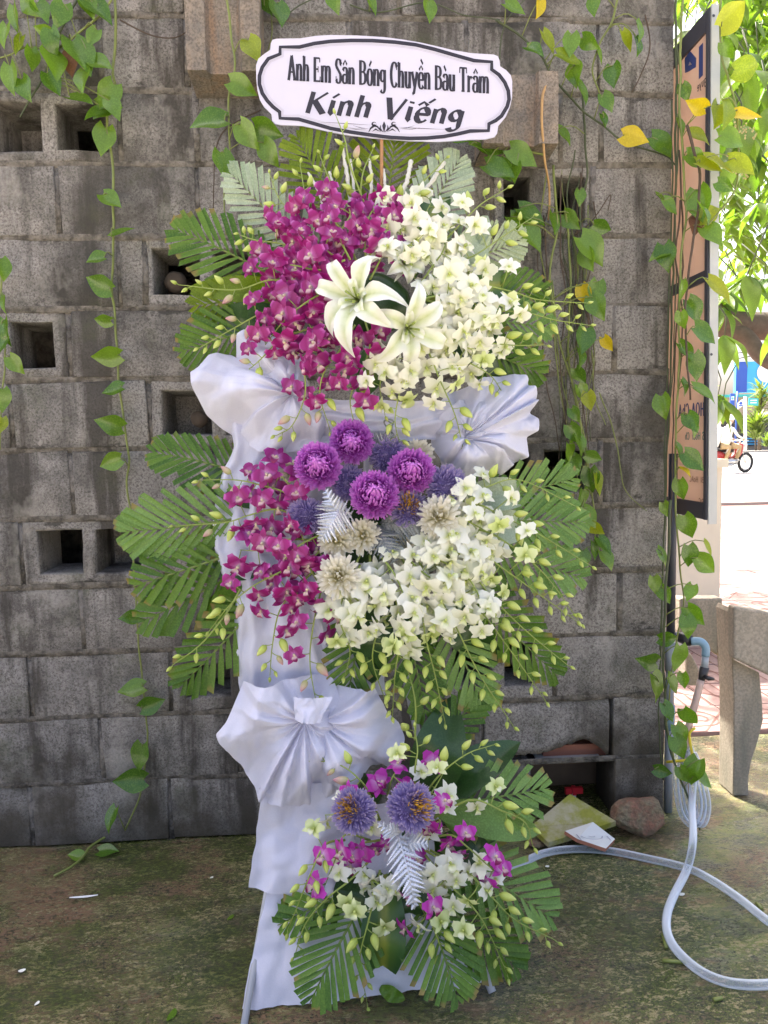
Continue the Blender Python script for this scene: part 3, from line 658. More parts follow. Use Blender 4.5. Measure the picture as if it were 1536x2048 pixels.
# street far off
DB = 57.0
def GD(px, y):
    p = PW(px, 890, y); return Vector((p.x, p.y, 0.0))
def far(px, py, y): return PW(px, py, y)
shop = thing('shop_building', (far(1480, 800, DB).x, DB, 0), 'shop across the road with beige fascia and a blue roof board', 'building')
xl = far(1395, 850, DB).x; xr = xl+22
zf0 = far(1480, 832, DB).z; zf1 = far(1480, 797, DB).z; zs0 = far(1500, 788, DB).z; zs1 = far(1500, 726, DB).z
m = MB(); m.box((xl, DB+.3, 0), (xr, DB+6, zf1)); m.build('shop_wall', M['beige'], shop, False)
m = MB(); m.box((xl, DB-1.0, zf0), (xr, DB+.298, zf1+.05)); m.build('fascia', M['beige'], shop, False)
m = MB(); m.box((xl, DB-1.3, zf1+.052), (xr, DB+.6, zf1+.25)); m.build('canopy_edge', M['teal'], shop, False)
bxl = far(1471, 760, DB-1.2).x
m = MB(); m.box((bxl, DB-1.25, zs0+.05), (bxl+13, DB-.9, zs1)); rb = m.build('roof_board', M['sky_blue'], shop, False)
m = MB(); m.box((bxl+.01, DB-1.262, zs0+.06), (far(1494, 760, DB-1.25).x, DB-1.252, zs1-.01)); m.build('blue_panel', M['blue_paint'], rb, False)
c = far(1533, 745, DB-1.3); m = MB(); m.add([c+Vector((math.cos(a), 0, math.sin(a)))*.75 for a in [i*math.pi/16 for i in range(32)]], [tuple(range(32))]); m.build('round_emblem', M['white'], rb, False)
xw = xl+.3; k = 0
while xw < xr-2:
    w = 1.55; f = MB(); f.box((xw, DB+.2, .25), (xw+w, DB+.298, zf0-.05)); fo = f.build('window', M['frame_d'] if k % 3 else M['blue_paint'], shop, False)
    g = MB(); g.box((xw+.1, DB+.17, .9), (xw+w-.1, DB+.196, zf0-.15)); g.build('pane', M['glass'], fo, False)
    g = MB()
    for q in range(3): g.box((xw+.1, DB+.15, .35+.22*q), (xw+w-.1, DB+.168, .45+.22*q))
    g.build('shelf', M['white'] if k % 2 else M['sky_blue'], fo, False)
    xw += w+.12; k += 1
# pharmacy sign on a blue pole
b = GD(1470, 51.5); sc = (b.y+D)/F
ph = thing('pharmacy_sign', b, 'blue pole with a hanging board showing a green cross', 'sign')
ztop = PW(1470, 783, b.y).z
m = MB(); m.tube([b, Vector((b.x+.1, b.y, ztop))], .07, 8); m.build('pole', M['blue_paint'], ph)
p0 = PW(1460, 812, b.y-.1); p1 = PW(1469, 787, b.y-.1)
m = MB(); m.box((p0.x, b.y-.15, p0.z), (p1.x, b.y-.05, p1.z)); bo = m.build('board', M['blue_paint'], ph, False)
cx, cz = (p0.x+p1.x)/2, p0.z+(p1.z-p0.z)*.62; m = MB(); r = (p1.x-p0.x)*.34
m.add([(cx-r, b.y-.153, cz-r*1.3), (cx+r, b.y-.153, cz-r*1.3), (cx+r, b.y-.153, cz+r*1.3), (cx-r, b.y-.153, cz+r*1.3)], [(0, 1, 2, 3)]); 
for (u0, u1, w0, w1) in ((-.28, .28, -1.1, 1.1), (-.85, -.281, -.28, .28), (.281, .85, -.28, .28)): m.add([(cx+r*a_, b.y-.158, cz+r*c_) for a_, c_ in ((u0, w0), (u1, w0), (u1, w1), (u0, w1))], [(0, 1, 2, 3)], None, 1)
m.build('cross', [M['white'], M['teal']], bo, False)
# white sign post with two boards
b = GD(1491, 49.0)
sp = thing('street_sign', b, 'white post on the far kerb carrying a white and a teal name board', 'sign')
m = MB(); m.tube([b, Vector((b.x-.1, b.y, PW(1490, 793, b.y).z))], .10, 8); m.build('post', M['white'], sp)
for (x0, x1, y0, y1, mt, nm, sk) in ((1476, 1487, 802, 815, 'white', 'white_board', 2.5), (1497, 1517, 796, 811, 'teal', 'teal_board', -.6)):
    A, B = PW(x0, y1, b.y-.14), PW(x1, y0, b.y-.14)
    m = MB(); s_ = sk*.05
    m.add([(A.x, A.y, A.z-s_), (B.x, A.y, A.z+s_), (B.x, A.y, B.z+s_), (A.x, A.y, B.z-s_), (A.x, A.y+.06, A.z-s_), (B.x, A.y+.06, A.z+s_), (B.x, A.y+.06, B.z+s_), (A.x, A.y+.06, B.z-s_)], [(0, 1, 2, 3), (7, 6, 5, 4), (0, 4, 5, 1), (1, 5, 6, 2), (2, 6, 7, 3), (3, 7, 4, 0)])
    bo = m.build(nm, M[mt], sp, False); q = MB(); w = B.x-A.x; h = B.z-A.z
    if mt == 'white':
        q.add([Vector((A.x+w*.5+.09*math.cos(a)*1.4, A.y-.006, A.z+h*.66+.09*math.sin(a))) for a in [i*.3927 for i in range(16)]], [tuple(range(16))]); q.add([(A.x+.05, A.y-.006, A.z+.08), (B.x-.05, A.y-.006, A.z+.1), (B.x-.05, A.y-.006, A.z+.18), (A.x+.05, A.y-.006, A.z+.16)], [(0, 1, 2, 3)]); q.build('emblem', M['blue_paint'], bo, False)
    else:
        for z_ in (.3, .62): q.add([(A.x+w*.15, A.y-.006, A.z+h*z_), (B.x-w*.15, A.y-.006, A.z+h*z_), (B.x-w*.2, A.y-.006, A.z+h*z_+.07), (A.x+w*.2, A.y-.006, A.z+h*z_+.07)], [(0, 1, 2, 3)])
        q.build('name_lines', M['white'], bo, False)
BL = [leaf_mesh('strap_leaf', M['bush'], 'strap', 1, s) for s in range(3)]
PL = [leaf_mesh('shrub_leaf', M['pale_bush'], 'lance', 1, s) for s in range(3)]
def bush(name, base, ht, rad, nleaf, size, label, cat, meshes, stemmat='bark', ang=(0.1, 1.3), c0=0.35):
    r = thing(name, base, label, cat)
    m = MB(); m.tube(spline([base, base+Vector((rnd(.1), 0, ht*.5)), base+Vector((rnd(.15), 0, ht*.9))], 6), [.06*ht/2, .05*ht/2, .045*ht/2, .04*ht/2, .03*ht/2, .02*ht/2], 7); m.build('stem', M[stemmat], r)
    m = MB(); me = random.choice(meshes); LV = [v.co for v in me.vertices]; LFs = [tuple(p.vertices) for p in me.polygons]
    for _ in range(nleaf):
        a = random.uniform(0, 6.28); t = random.uniform(*ang); f = random.random()
        out = Vector((math.cos(a)*math.sin(t), math.sin(a)*math.sin(t), math.cos(t)))
        c = base+Vector((0, 0, ht*(c0+(1-c0)*.8*f)))+Vector((out.x, out.y, out.z*.3))*rad*.35*random.random()
        y = out; z = Vector((0, 0, 1))-y*y.z; z = z.normalized() if z.length > .01 else Vector((0, 1, 0)); x = y.cross(z); s = size*random.uniform(.7, 1.2)
        m.add([c+(x*v.x+y*v.y+z*v.z)*s for v in LV], LFs)
    m.build('foliage', M['bush'] if meshes is BL else M['pale_bush'], r)['kind'] = 'stuff'
random.seed(21)
b = GD(1512, 50.5); bush('dracaena_bush', b, 2.3, 1.0, 150, 1.15, 'round spiky bush of yellow green blades by the white post', 'bush', BL)
b = GD(1519, 52.5); bush('tall_dracaena', b, 5.2, .5, 110, .95, 'tall thin plant with drooping pale blades rising above the spiky bush', 'plant', BL, ang=(.4, 2.0), c0=.5)
b = GD(1450, 51.0); bush('flowering_shrub', b+Vector((0, 3, 0)), 5.6, 1.9, 620, .42, 'pale yellow flowering shrub in front of the shop next to the board edge', 'shrub', PL, ang=(0, 2.2), c0=.5)
b = GD(1533, 48.6); bush('low_plant', b, .9, .8, 60, .6, 'low orange green plants along the far kerb', 'plant', BL)
w = MB(); w.tube([PW(1380, 735, 40), PW(1620, 690, 38)], .03, 5); w.build('overhead_wire', M['wire']); tag(bpy.data.objects['overhead_wire'], 'dark overhead cable slanting across the bright sky', 'cable')
w = MB(); w.tube([PW(1400, 712, 41), PW(1500, 704, 40), PW(1640, 694, 40)], .03, 5); w = w.build('overhead_wire', M['wire']); tag(w, 'second thinner cable just above the slanting one', 'cable')

# motorbike with two riders on the road
def skin_body(name, joints, edges, parent, mat, levels=1):
    me = bpy.data.meshes.new(name); me.from_pydata([tuple(Vector(j[0])) for j in joints], edges, []); me.materials.append(mat)
    o = link(name, me, parent); sk = o.modifiers.new('skin', 'SKIN'); sk.use_smooth_shade = True
    for v, j in zip(me.skin_vertices[0].data, joints): v.radius = (j[1], j[1])
    me.skin_vertices[0].data[0].use_root = True
    s = o.modifiers.new('sub', 'SUBSURF'); s.levels = s.render_levels = levels
    return o
gb = G(1430, 946); yb = gb.y
bike = thing('motorbike', gb, 'red motorbike riding along the bright road past the board', 'motorbike', None)
bk = gb  # rear wheel contact; the bike points to the right and a little away
fwd = Vector((1, .35, 0)).normalized(); sid = Vector((-fwd.y, fwd.x, 0)); UPV = Vector((0, 0, 1))
def bp(a, h, s=0): return bk+fwd*a+UPV*h+sid*s
for wa in (0.0, 1.28):
    m = MB(); P = [bp(wa+.29*math.cos(t), .30+.29*math.sin(t)) for t in [i*2*math.pi/24 for i in range(25)]]; m.tube(P, .045, 6, False); wo = m.build('wheel', M['tyre'], bike)
    m = MB(); m.tube([bp(wa+.23*math.cos(t), .30+.23*math.sin(t)) for t in [i*2*math.pi/24 for i in range(25)]], .018, 5, False)
    for q in range(6): m.tube([bp(wa, .3), bp(wa+.23*math.cos(q*1.047), .30+.23*math.sin(q*1.047))], .010, 4)
    m.build('rim', M['chrome'], wo)
m = MB(); m.tube(spline([bp(1.28, .30), bp(1.12, .68), bp(1.02, 1.0)], 8), .035, 7); m.tube([bp(1.02, 1.0, -.33), bp(1.0, 1.02), bp(1.02, 1.0, .33)], .018, 6); m.build('fork', M['chrome'], bike)
m = MB(); m.tube(spline([bp(1.04, .9), bp(.92, .55), bp(.6, .40), bp(.3, .52), bp(-.15, .66)], 14), [.10, .12, .13, .10, .09, .09, .09, .10, .11, .12, .12, .12, .10, .06], 10); m.build('body_panel', M['red_bike'], bike)
m = MB(); m.tube(spline([bp(.72, .70), bp(.35, .76), bp(-.1, .80), bp(-.3, .84)], 10), [.07, .11, .12, .12, .12, .12, .12, .11, .10, .05], 10); m.build('saddle', M['black'], bike)
m = MB(); m.box((0, 0, 0), (.01, .01, .01)); m = MB(); m.tube([bp(.35, .34, -.12), bp(.72, .36, -.12)], .11, 9); m.tube(spline([bp(.6, .25, -.16), bp(.2, .24, -.18), bp(-.35, .34, -.18)], 8), .045, 7); m.build('engine', M['chrome'], bike)
m = MB(); m.tube([bp(1.18, .86), bp(1.26, .88)], .085, 10); m.build('headlight', M['white'], bike)
def rider(a0, label, name_shirt):
    r = thing('person', bp(a0, .84), label, 'person')
    o = r.location
    def q(a, h, s=0): return fwd*a+UPV*h+sid*s
    J = [(q(0, .06), .13), (q(.04, .30), .12), (q(.09, .50), .14), (q(.12, .62), .065), (q(.15, .70), .055), (q(.17, .80), .085),
         (q(.10, .54, .19), .06), (q(.24, .32, .25), .045), (q(.46, .22, .26), .035), (q(.10, .54, -.19), .06), (q(.24, .32, -.25), .045), (q(.46, .22, -.26), .035),
         (q(.02, .03, .11), .09), (q(.40, -.04, .17), .065), (q(.30, -.42, .16), .045), (q(.42, -.46, .16), .035), (q(.02, .03, -.11), .09), (q(.40, -.04, -.17), .065), (q(.30, -.42, -.16), .045), (q(.42, -.46, -.16), .035)]
    E = [(0, 1), (1, 2), (2, 3), (3, 4), (4, 5), (2, 6), (6, 7), (7, 8), (2, 9), (9, 10), (10, 11), (0, 12), (12, 13), (13, 14), (14, 15), (0, 16), (16, 17), (17, 18), (18, 19)]
    skin_body('body', J, E, r, M['shirt'])
    m = MB(); c = q(.17, .86); V, Fc = MBsphere(c, .125, 8, 12, (1.05, 1.0, 1.0)); V = [v if v.z > c.z-.05 else Vector((v.x, v.y, c.z-.05)) for v in V]; m.add(V, Fc)
    me = m.mesh('helmet', M['white']); link('helmet', me, r)
    m = MB(); V, Fc = MBsphere(q(.215, .79), .078, 7, 9, (1, .9, 1.15)); m.add(V, Fc); m.add(*MBsphere(q(.30, .785), .016, 4, 5)); link('face', m.mesh('face', M['skin']), r)
    for sd_ in (1, -1):
        m = MB(); m.tube([q(.10, .01, sd_*.12), q(.41, -.04, sd_*.17), q(.36, -.25, sd_*.165), q(.30, -.40, sd_*.16)], [.115, .088, .07, .055], 8); link('trouser_leg', m.mesh('trouser_leg', M['khaki']), r)
        m = MB(); m.add(*MBsphere(q(.48, .21, sd_*.26), .042, 5, 6, (1.2, .8, .8))); 
        for f_ in range(4): m.tube([q(.49, .23-.012*f_, sd_*.26+.02*(f_-1.5)), q(.53, .215-.012*f_, sd_*.26+.02*(f_-1.5))], .011, 5)
        m.tube([q(.46, .20, sd_*.22), q(.50, .18, sd_*.215)], .012, 5); link('hand', m.mesh('hand', M['skin']), r)
rider(.42, 'rider in a white helmet and pale shirt steering the red motorbike', 'shirt')
rider(-.02, 'passenger in a white helmet sitting behind the rider, half behind the board', 'shirt')

# ------------------------------------------------------------------ concrete garden bench behind the wall's end
be = thing('stone_bench', G(1470, 1575), 'weathered concrete garden bench with curved legs at the end of the wall', 'bench')
yb1 = G(1490, 1592).y
def prism(name, pts, y, depth, parent, bev=.008):
    P = [PW(a, b, y) for a, b in pts]; n = len(P); m = MB()
    for p in P: p.z = max(p.z, 0.0)
    m.add(P+[Vector((p.x, p.y+depth, p.z)) for p in P], [tuple(range(n-1, -1, -1)), tuple(range(n, 2*n))]+[(i, (i+1) % n, n+(i+1) % n, n+i) for i in range(n)])
    bm = bmesh.new(); me = m.mesh('t', M['bench']); bm.from_mesh(me); bmesh.ops.recalc_face_normals(bm, faces=bm.faces); bm.to_mesh(me); bm.free(); bpy.data.meshes.remove(me) if False else None
    for v in me.vertices: v.co -= parent.location
    me.polygons.foreach_set('use_smooth', [False]*len(me.polygons)); o = link(name, me, parent); b = o.modifiers.new('bevel', 'BEVEL'); b.width = bev; b.segments = 2; return o
prism('leg', [(1466, 1216), (1466, 1318), (1519, 1345), (1525, 1400), (1527, 1440), (1517, 1480), (1503, 1525), (1497, 1560), (1498, 1592), (1466, 1592), (1468, 1500), (1468, 1400), (1464, 1300), (1461, 1226)][::-1], yb1, .10, be)
prism('backrest', [(1468, 1213), (1640, 1240), (1640, 1395), (1560, 1362), (1519, 1342), (1468, 1318)], yb1-.045, .043, be)
prism('end_slab', [(1360, 1196), (1446, 1196), (1446, 1318), (1405, 1290), (1360, 1268)], yb1+.36, .06, be)
prism('leg', [(1372, 1300), (1384, 1310), (1396, 1332), (1405, 1352), (1405, 1372), (1372, 1372)], yb1+.5, .08, be)
# ------------------------------------------------------------------ pen strokes for lettering
def arc(cx, cy, rx, ry, a0, a1, n=9): return [(cx+rx*math.cos(RAD(a0+(a1-a0)*i/n)), cy+ry*math.sin(RAD(a0+(a1-a0)*i/n))) for i in range(n+1)]
XH = .66
def sf(x, y, w=.13): return ('s', [(x-w, y), (x+w, y)])
def shoulder(x0, x1): return [(x0, .40)]+arc((x0+x1)/2+.02, XH-.20, (x1-x0)/2-.02, .20, 165, 0, 8)+[(x1, 0)]
GL = {
 'A': (.72, [[(.10, 0), (.35, 1.0)], [(.35, 1.0), (.62, 0)], [(.18, .33), (.53, .33)], sf(.10, .02, .10), sf(.62, .02)]),
 'n': (.60, [[(.13, 0), (.13, XH)], shoulder(.13, .45), sf(.13, .02, .12), sf(.45, .02, .12), ('s', [(.02, XH-.03), (.14, XH)])]),
 'h': (.60, [[(.13, 0), (.13, 1.02)], shoulder(.13, .45), sf(.13, .02, .12), sf(.45, .02, .12), ('s', [(.01, .99), (.14, 1.02)])]),
 'E': (.66, [[(.14, 0), (.14, 1.0)], ('s', [(.05, .975), (.55, .975)]), ('s', [(.05, .025), (.58, .025)]), ('s', [(.14, .52), (.42, .52)]), ('s', [(.55, .975), (.56, .80)]), ('s', [(.58, .025), (.60, .22)]), ('s', [(.42, .40), (.42, .64)])]),
 'm': (.92, [[(.13, 0), (.13, XH)], shoulder(.13, .45), shoulder(.45, .77), sf(.13, .02, .12), sf(.45, .02, .10), sf(.77, .02, .12), ('s', [(.02, XH-.03), (.14, XH)])]),
 'S': (.60, [[(.50, .78)]+arc(.29, .77, .19, .22, 20, 180, 8)[1:]+[(.14, .66), (.29, .53), (.45, .38)]+arc(.29, .24, .19, .24, 30, -160, 9), ('s', [(.50, .72), (.51, .98)]), ('s', [(.09, .02), (.09, .28)])]),
 'a': (.56, [arc(.27, .47, .17, .19, 160, 0, 8)+[(.44, .05), (.52, .02)], arc(.25, .19, .17, .18, 70, 360, 12)]),
 'B': (.68, [[(.14, 0), (.14, 1.0)], [(.05, .975), (.30, .975)]+arc(.30, .75, .22, .22, 90, -90, 9)+[(.14, .53)], [(.14, .53), (.32, .53)]+arc(.32, .28, .25, .25, 90, -90, 9)+[(.05, .025)]]),
 'o': (.56, [arc(.28, .33, .20, .335, 0, 360, 18)]),
 'g': (.56, [arc(.25, .42, .17, .23, 0, 360, 16), [(.43, XH), (.43, 0)]+arc(.25, -.06, .18, .22, 0, -150, 9)]),
 'C': (.68, [arc(.38, .5, .27, .51, 40, 320, 16), ('s', [(.57, .72), (.58, .99)])]),
 'u': (.60, [[(.13, XH), (.13, .22)]+arc(.28, .20, .15, .20, 180, 300, 6)+[(.45, .22)], [(.45, XH), (.45, 0)], sf(.11, XH-.02, .10), ('s', [(.34, XH-.02), (.46, XH-.02)]), sf(.49, .02, .07)]),
 'y': (.58, [[(.08, XH), (.30, .05)], [(.50, XH), (.24, -.18), (.10, -.25)], sf(.09, XH-.02, .10), sf(.50, XH-.02, .09)]),
 'e': (.54, [[(.10, .36), (.46, .36)]+arc(.28, .36, .19, .30, 0, 200, 10)+arc(.29, .30, .20, .30, 190, 325, 8)]),
 'T': (.70, [[(.34, 0), (.34, 1.0)], ('s', [(.05, .975), (.63, .975)]), sf(.34, .02), ('s', [(.05, .98), (.04, .76)]), ('s', [(.63, .98), (.64, .76)])]),
 'r': (.46, [[(.13, 0), (.13, XH)], [(.13, .44), (.24, .60), (.36, .63), (.41, .56)], sf(.13, .02, .12), ('s', [(.02, XH-.03), (.14, XH)])]),
 'K': (.74, [[(.12, 0), (.12, 1.0)], [(.62, 1.0), (.14, .46)], [(.26, .56), (.66, 0)]]),
 'i': (.30, [[(.13, XH), (.13, .08), (.22, .02)], [(.13, .84), (.13, .92)]]), 'ı': (.30, [[(.13, XH), (.13, .08), (.22, .02)]]),
 'V': (.76, [[(.08, 1.0), (.34, 0)], [(.34, 0), (.70, 1.0)]]),
 'H': (.72, [[(.13, 0), (.13, 1.0)], [(.57, 0), (.57, 1.0)], [(.13, .52), (.57, .52)]]),
 'O': (.76, [arc(.38, .5, .27, .5, 0, 360, 20)]), ' ': (.34, []),
}
MARK = {'^': [[(.12, .78), (.28, .96), (.44, .78)]], '/': [[(.24, .80), (.42, 1.0)]], '\\': [[(.16, 1.0), (.32, .80)]],
        '^/': [[(.06, .78), (.22, .94), (.38, .78)], [(.40, .92), (.58, 1.12)]], '^\\': [[(.12, .78), (.28, .94), (.44, .78)], [(.26, 1.20), (.44, 1.02)]]}
VN = {'â': ('a', '^'), 'ó': ('o', '/'), 'ề': ('e', '^\\'), 'à': ('a', '\\'), 'í': ('ı', '/'), 'ế': ('e', '^/')}
def lettering(text, nib, nang, thin, wx=1.0, shear=0.0, gap=0.0, serif=True):
    """flat strokes drawn with a broad pen; returns quads in text space and the advance"""
    out = []; x = 0.0; lettering.cut = []
    nv = Vector((math.cos(RAD(nang)), math.sin(RAD(nang))))*nib
    def stroke(P, w=1.0):
        P = [Vector(((q[0])*wx, q[1])) for q in P]
        P = [Vector((p.x+shear*p.y+x, p.y)) for p in P]
        L = []
        for i, p in enumerate(P):
            d = P[min(i+1, len(P)-1)]-P[max(i-1, 0)]
            if P[0] == P[-1] and i in (0, len(P)-1): d = P[1]-P[-2]
            d = d.normalized() if d.length > 1e-6 else Vector((1, 0)); pr = Vector((-d.y, d.x)); q = nv*w
            if pr.dot(q) < 0: q = -q
            half = max(abs(pr.dot(q))/2, thin/2); L.append((p-pr*half*1.0, p+pr*half))
        e = (P[1]-P[0]).normalized()*thin*.2; L[0] = (L[0][0]-e, L[0][1]-e)
        for a, b in zip(L, L[1:]): out.append((a[0], b[0], b[1], a[1]))
    for ch in text:
        base, mk = VN.get(ch, (ch, None)); adv, strokes = GL[base]
        for s_ in strokes:
            if isinstance(s_, tuple):
                if serif: stroke(s_[1], .0)
            else: stroke(s_)
        if mk:
            ox = -.15 if base == 'ı' else 0
            for s_ in MARK[mk]: stroke([(a+ox, b) for a, b in s_], .7)
        lettering.cut.append(len(out)); x += (adv+gap)*wx
    return out, x
def letters(quads, place, eps, mat, parent):
    a = 0
    for b in lettering.cut:
        if b > a:
            mb = MB(); letter_mesh(mb, quads[a:b], place, eps); mb.build('letter', M[mat], parent, False)
        a = b
def letter_mesh(mb, quads, place, eps):
    """place maps (u, v, lift) to the world"""
    for i, qd in enumerate(quads):
        a = sum((qd[k].x*qd[(k+1) % 4].y-qd[(k+1) % 4].x*qd[k].y) for k in range(4))
        qd = qd if a > 0 else qd[::-1]
        mb.add([place(p.x, p.y, eps*(i % 7)) for p in qd], [(0, 1, 2, 3)])

# ------------------------------------------------------------------ board hung at the wall's end (we see its back; the print shows through mirrored)
XS = 1.062
bd = thing('hanging_board', PX(1425, 1040, XS), 'tall framed shop board at the wall edge with mirrored blue lettering showing through', 'sign')
def SB(px, py, lift=0.0): return PX(px, py, XS-lift)
tn = PX(1423, 14, XS); bn = PX(1424, 1045, XS); yn = tn.y; zt_, zb_ = tn.z, bn.z; yfar = yn+.75
m = MB(); m.box((XS, yn+.012, zb_+.02), (XS+.018, yfar, zt_-.02)); m.build('panel', M['panel'], bd, False)
m = MB(); m.box((XS-.006, yn+.003, zb_), (XS+.0, yn+.019, zt_)); 
m.box((XS-.0065, yn+.020, zt_-.055), (XS+.0, yfar, zt_-.001)); m.box((XS-.0065, yn+.020, zb_+.001), (XS+.0, yfar, zb_+.05))
zm = PX(1400, 555, XS).z; m.box((XS-.006, yn+.020, zm-.016), (XS+.0, yfar, zm+.016)); m.build('dark_frame', M['frame_d'], bd, False)
m = MB(); m.box((XS-.001, yn-.004, zb_-.012), (XS+.024, yn+.002, zt_+.006)); m.box((XS+.0185, yn+.0025, zb_-.012), (XS+.0238, yn+.03, zt_+.006)); m.build('alloy_edge', M['alu'], bd, False)
for (px, py) in ((1431, 705), (1431, 27)):
    c = PX(px, py, XS+.004); m = MB(); m.add([(c.x+.004*math.cos(a), yn-.0055, c.z+.004*math.sin(a)) for a in [i*math.pi/4 for i in range(8)]], [tuple(range(7, -1, -1))]); m.build('screw', M['frame_d'], bd, False)
def board_text(text, px, py, h_px, mat, wx, nib=.2, gap=.03, thin=.13):
    """text starts at its mirrored right-hand end (px, py = baseline) and runs away from the viewer"""
    q, wid = lettering(text, nib, 0, thin, wx, 0, gap, False)
    P0 = SB(px, py); hz = (SB(px, py-h_px)-P0).length; P0.y = max(P0.y, yn+.024)
    letters(q, lambda u, v, e: Vector((XS-.0016-e, P0.y+u*hz, P0.z+v*hz)), .00003, mat, bd)
board_text('T', 1413, 140, 62, 'blue_ink', 1.15, .3, .03, .24)
def poly_letter(pts, mat, hole=None):
    mb = MB(); mb.add([SB(x, y, .0018) for x, y in pts], [tuple(range(len(pts)))]); 
    if hole: mb.add([SB(x, y, .0024) for x, y in hole], [(0, 1, 2)], None, 1)
    mb.build('letter', [M[mat], M['panel']], bd, False)
poly_letter([(1369, 116), (1380, 102), (1392, 116), (1391, 134), (1377, 143), (1369, 146)], 'blue_ink', [(1376, 131), (1379, 123), (1383, 129)])
board_text('guye', 1413, 165, 17, 'frame_d', 1.0, .16)
board_text('Chu', 1413, 728, 26, 'blue_ink', 1.15)
board_text('HOA ChA', 1414, 830, 27, 'blue_ink', .95)
board_text('S HoaE Ch', 1413, 879, 15, 'teal_ink', 1.1)
board_text('BE HoAC', 1413, 968, 12, 'pale_ink', 1.2); board_text('BC', 1413, 1015, 14, 'pale_ink', 1.2)

bd.rotation_euler = (0, -.0136, 0); bd.location.x += .019      # the board hangs slightly out of plumb
# ------------------------------------------------------------------ climbing vines
HL = {k: [leaf_mesh('leaf', M[k], 'heart', 1, s) for s in range(4)] for k in ('vine', 'vine_y', 'vine_yy', 'vine_b')}
random.seed(5)
def vine(pts, leaves, label, y=-.035, r=.0035, mat='stem', name='pothos_vine', endy=None):
    """stem through photograph points on the wall plane y; leaves = (x, y, length px, image angle of the tip[, kind])"""
    n = len(pts); ys = [y+((endy-y)*i/(n-1) if endy is not None else 0) for i in range(n)]
    P = [PW(a[0], a[1], yy-(a[2] if len(a) > 2 else 0)) for a, yy in zip(pts, ys)]
    mn = min(P, key=lambda p: p.z)
    root = thing(name, mn, label, 'vine', 'vines climbing over the block wall')
    Q = spline(P, max(6, 5*n)); Q = [q+Vector((noise.noise(q*14)*.005, noise.noise(q*11)*.006, 0)) for q in Q]
    m = MB(); m.tube(Q, [r*(1-.4*i/len(Q)) for i in range(len(Q))], 6); m.build('stem', M[mat], root)
    for L in leaves:
        x, yy, sz, ang = L[:4]; sz *= random.uniform(.78, 1.05) if x > 1060 else random.uniform(.9, 1.12); kind = L[4] if len(L) > 4 else 'vine'
        a = RAD(ang); u = Vector((math.cos(a), math.sin(a)))
        q0 = min(Q, key=lambda q: (q-PW(x, yy, y)).length)
        yl = q0.y-random.uniform(.008, .035)
        b = PW(x-u.x*sz*.5, yy-u.y*sz*.5, yl); t = PW(x+u.x*sz*.5, yy+u.y*sz*.5, yl-random.uniform(-.01, .03))
        d = t-b; nr = Vector((rnd(1.15), -1, .3+rnd(.9)))
        put_leaf('leaf', random.choice(HL[kind]), root, b, d, nr, d.length*1.08)
        if (q0-b).length > .01:
            mid = (q0+b)/2+Vector((0, -.008, .012)); m = MB(); m.tube(spline([q0, mid, b], 6), .0016, 5); m.build('petiole', M['stem'], root)
    return root
Y, YY, BR = 'vine_y', 'vine_yy', 'vine_b'
vine([(228, -40), (232, 60), (225, 140), (238, 200), (215, 232), (225, 330), (228, 430), (228, 520), (222, 580), (230, 640), (240, 790), (258, 910), (253, 970), (263, 1030), (268, 1130), (275, 1260), (280, 1330), (295, 1480), (280, 1590), (250, 1660, .02)],
     [(215, 190, 48, 120), (205, 222, 40, 150), (207, 280, 52, 100), (222, 398, 36, 30), (243, 462, 48, -25), (196, 568, 50, 205), (190, 517, 36, 170), (205, 641, 34, 185), (212, 713, 50, 175), (224, 778, 38, 170), (218, 848, 55, 195), (220, 925, 44, 160), (258, 1235, 40, 175), (262, 1377, 46, 172), (305, 1409, 46, -20), (279, 1515, 54, 100), (258, 1562, 56, 175), (222, 1640, 56, 110)],
     'long single pothos strand hanging down the wall beside the palm fronds to the floor', r=.0042)
vine([(240, -30), (200, 30), (150, 70), (110, 100), (60, 95), (20, 110), (-20, 120)],
     [(27, 35, 44, 90), (65, 118, 40, 85), (105, 85, 52, 80), (108, 128, 52, 70), (20, 157, 50, 85), (50, 178, 48, 70), (106, 165, 46, 60), (163, 110, 66, 60), (165, 160, 40, 100), (196, 18, 62, 40), (178, 12, 48, 70), (200, 124, 44, 20), (160, 196, 40, 10), (62, 10, 46, 60), (84, 22, 44, 60), (140, 128, 42, 85, BR), (128, 80, 40, 30), (36, 88, 40, 120, Y), (85, 60, 36, 200), (185, 75, 40, 120), (8, 70, 40, 100), (120, 30, 44, 110)],
     'dense tangle of glossy pothos leaves in the topmost left corner', y=-.05)
vine([(180, -40), (120, 60), (95, 140), (60, 200), (40, 235)], [(218, 212, 44, 5), (190, 225, 42, 160), (228, 218, 40, 60)], 'thin loose pothos stem hanging through the leafy corner tangle', y=-.045, mat='stem_d')
vine([(-6, 500), (2, 560), (-4, 640), (10, 700), (4, 800), (0, 900)], [(6, 538, 44, 80), (8, 608, 34, 90), (12, 664, 50, 85), (32, 730, 44, 50), (4, 690, 40, 120), (4, 800, 44, 90), (2, 850, 34, 100, Y)], 'short pothos strand at the picture edge beside the lone square cell', y=-.045)
vine([(452, -20), (462, 70), (470, 130), (458, 200), (458, 310), (448, 390), (452, 470)], [(506, 98, 44, 62, Y), (486, 175, 54, 25), (416, 243, 62, 175), (448, 330, 50, 78), (496, 272, 58, 55), (540, 308, 50, 60), (535, 262, 50, 20)], 'pothos strand hanging over the orange stained jutting block', y=-.15)
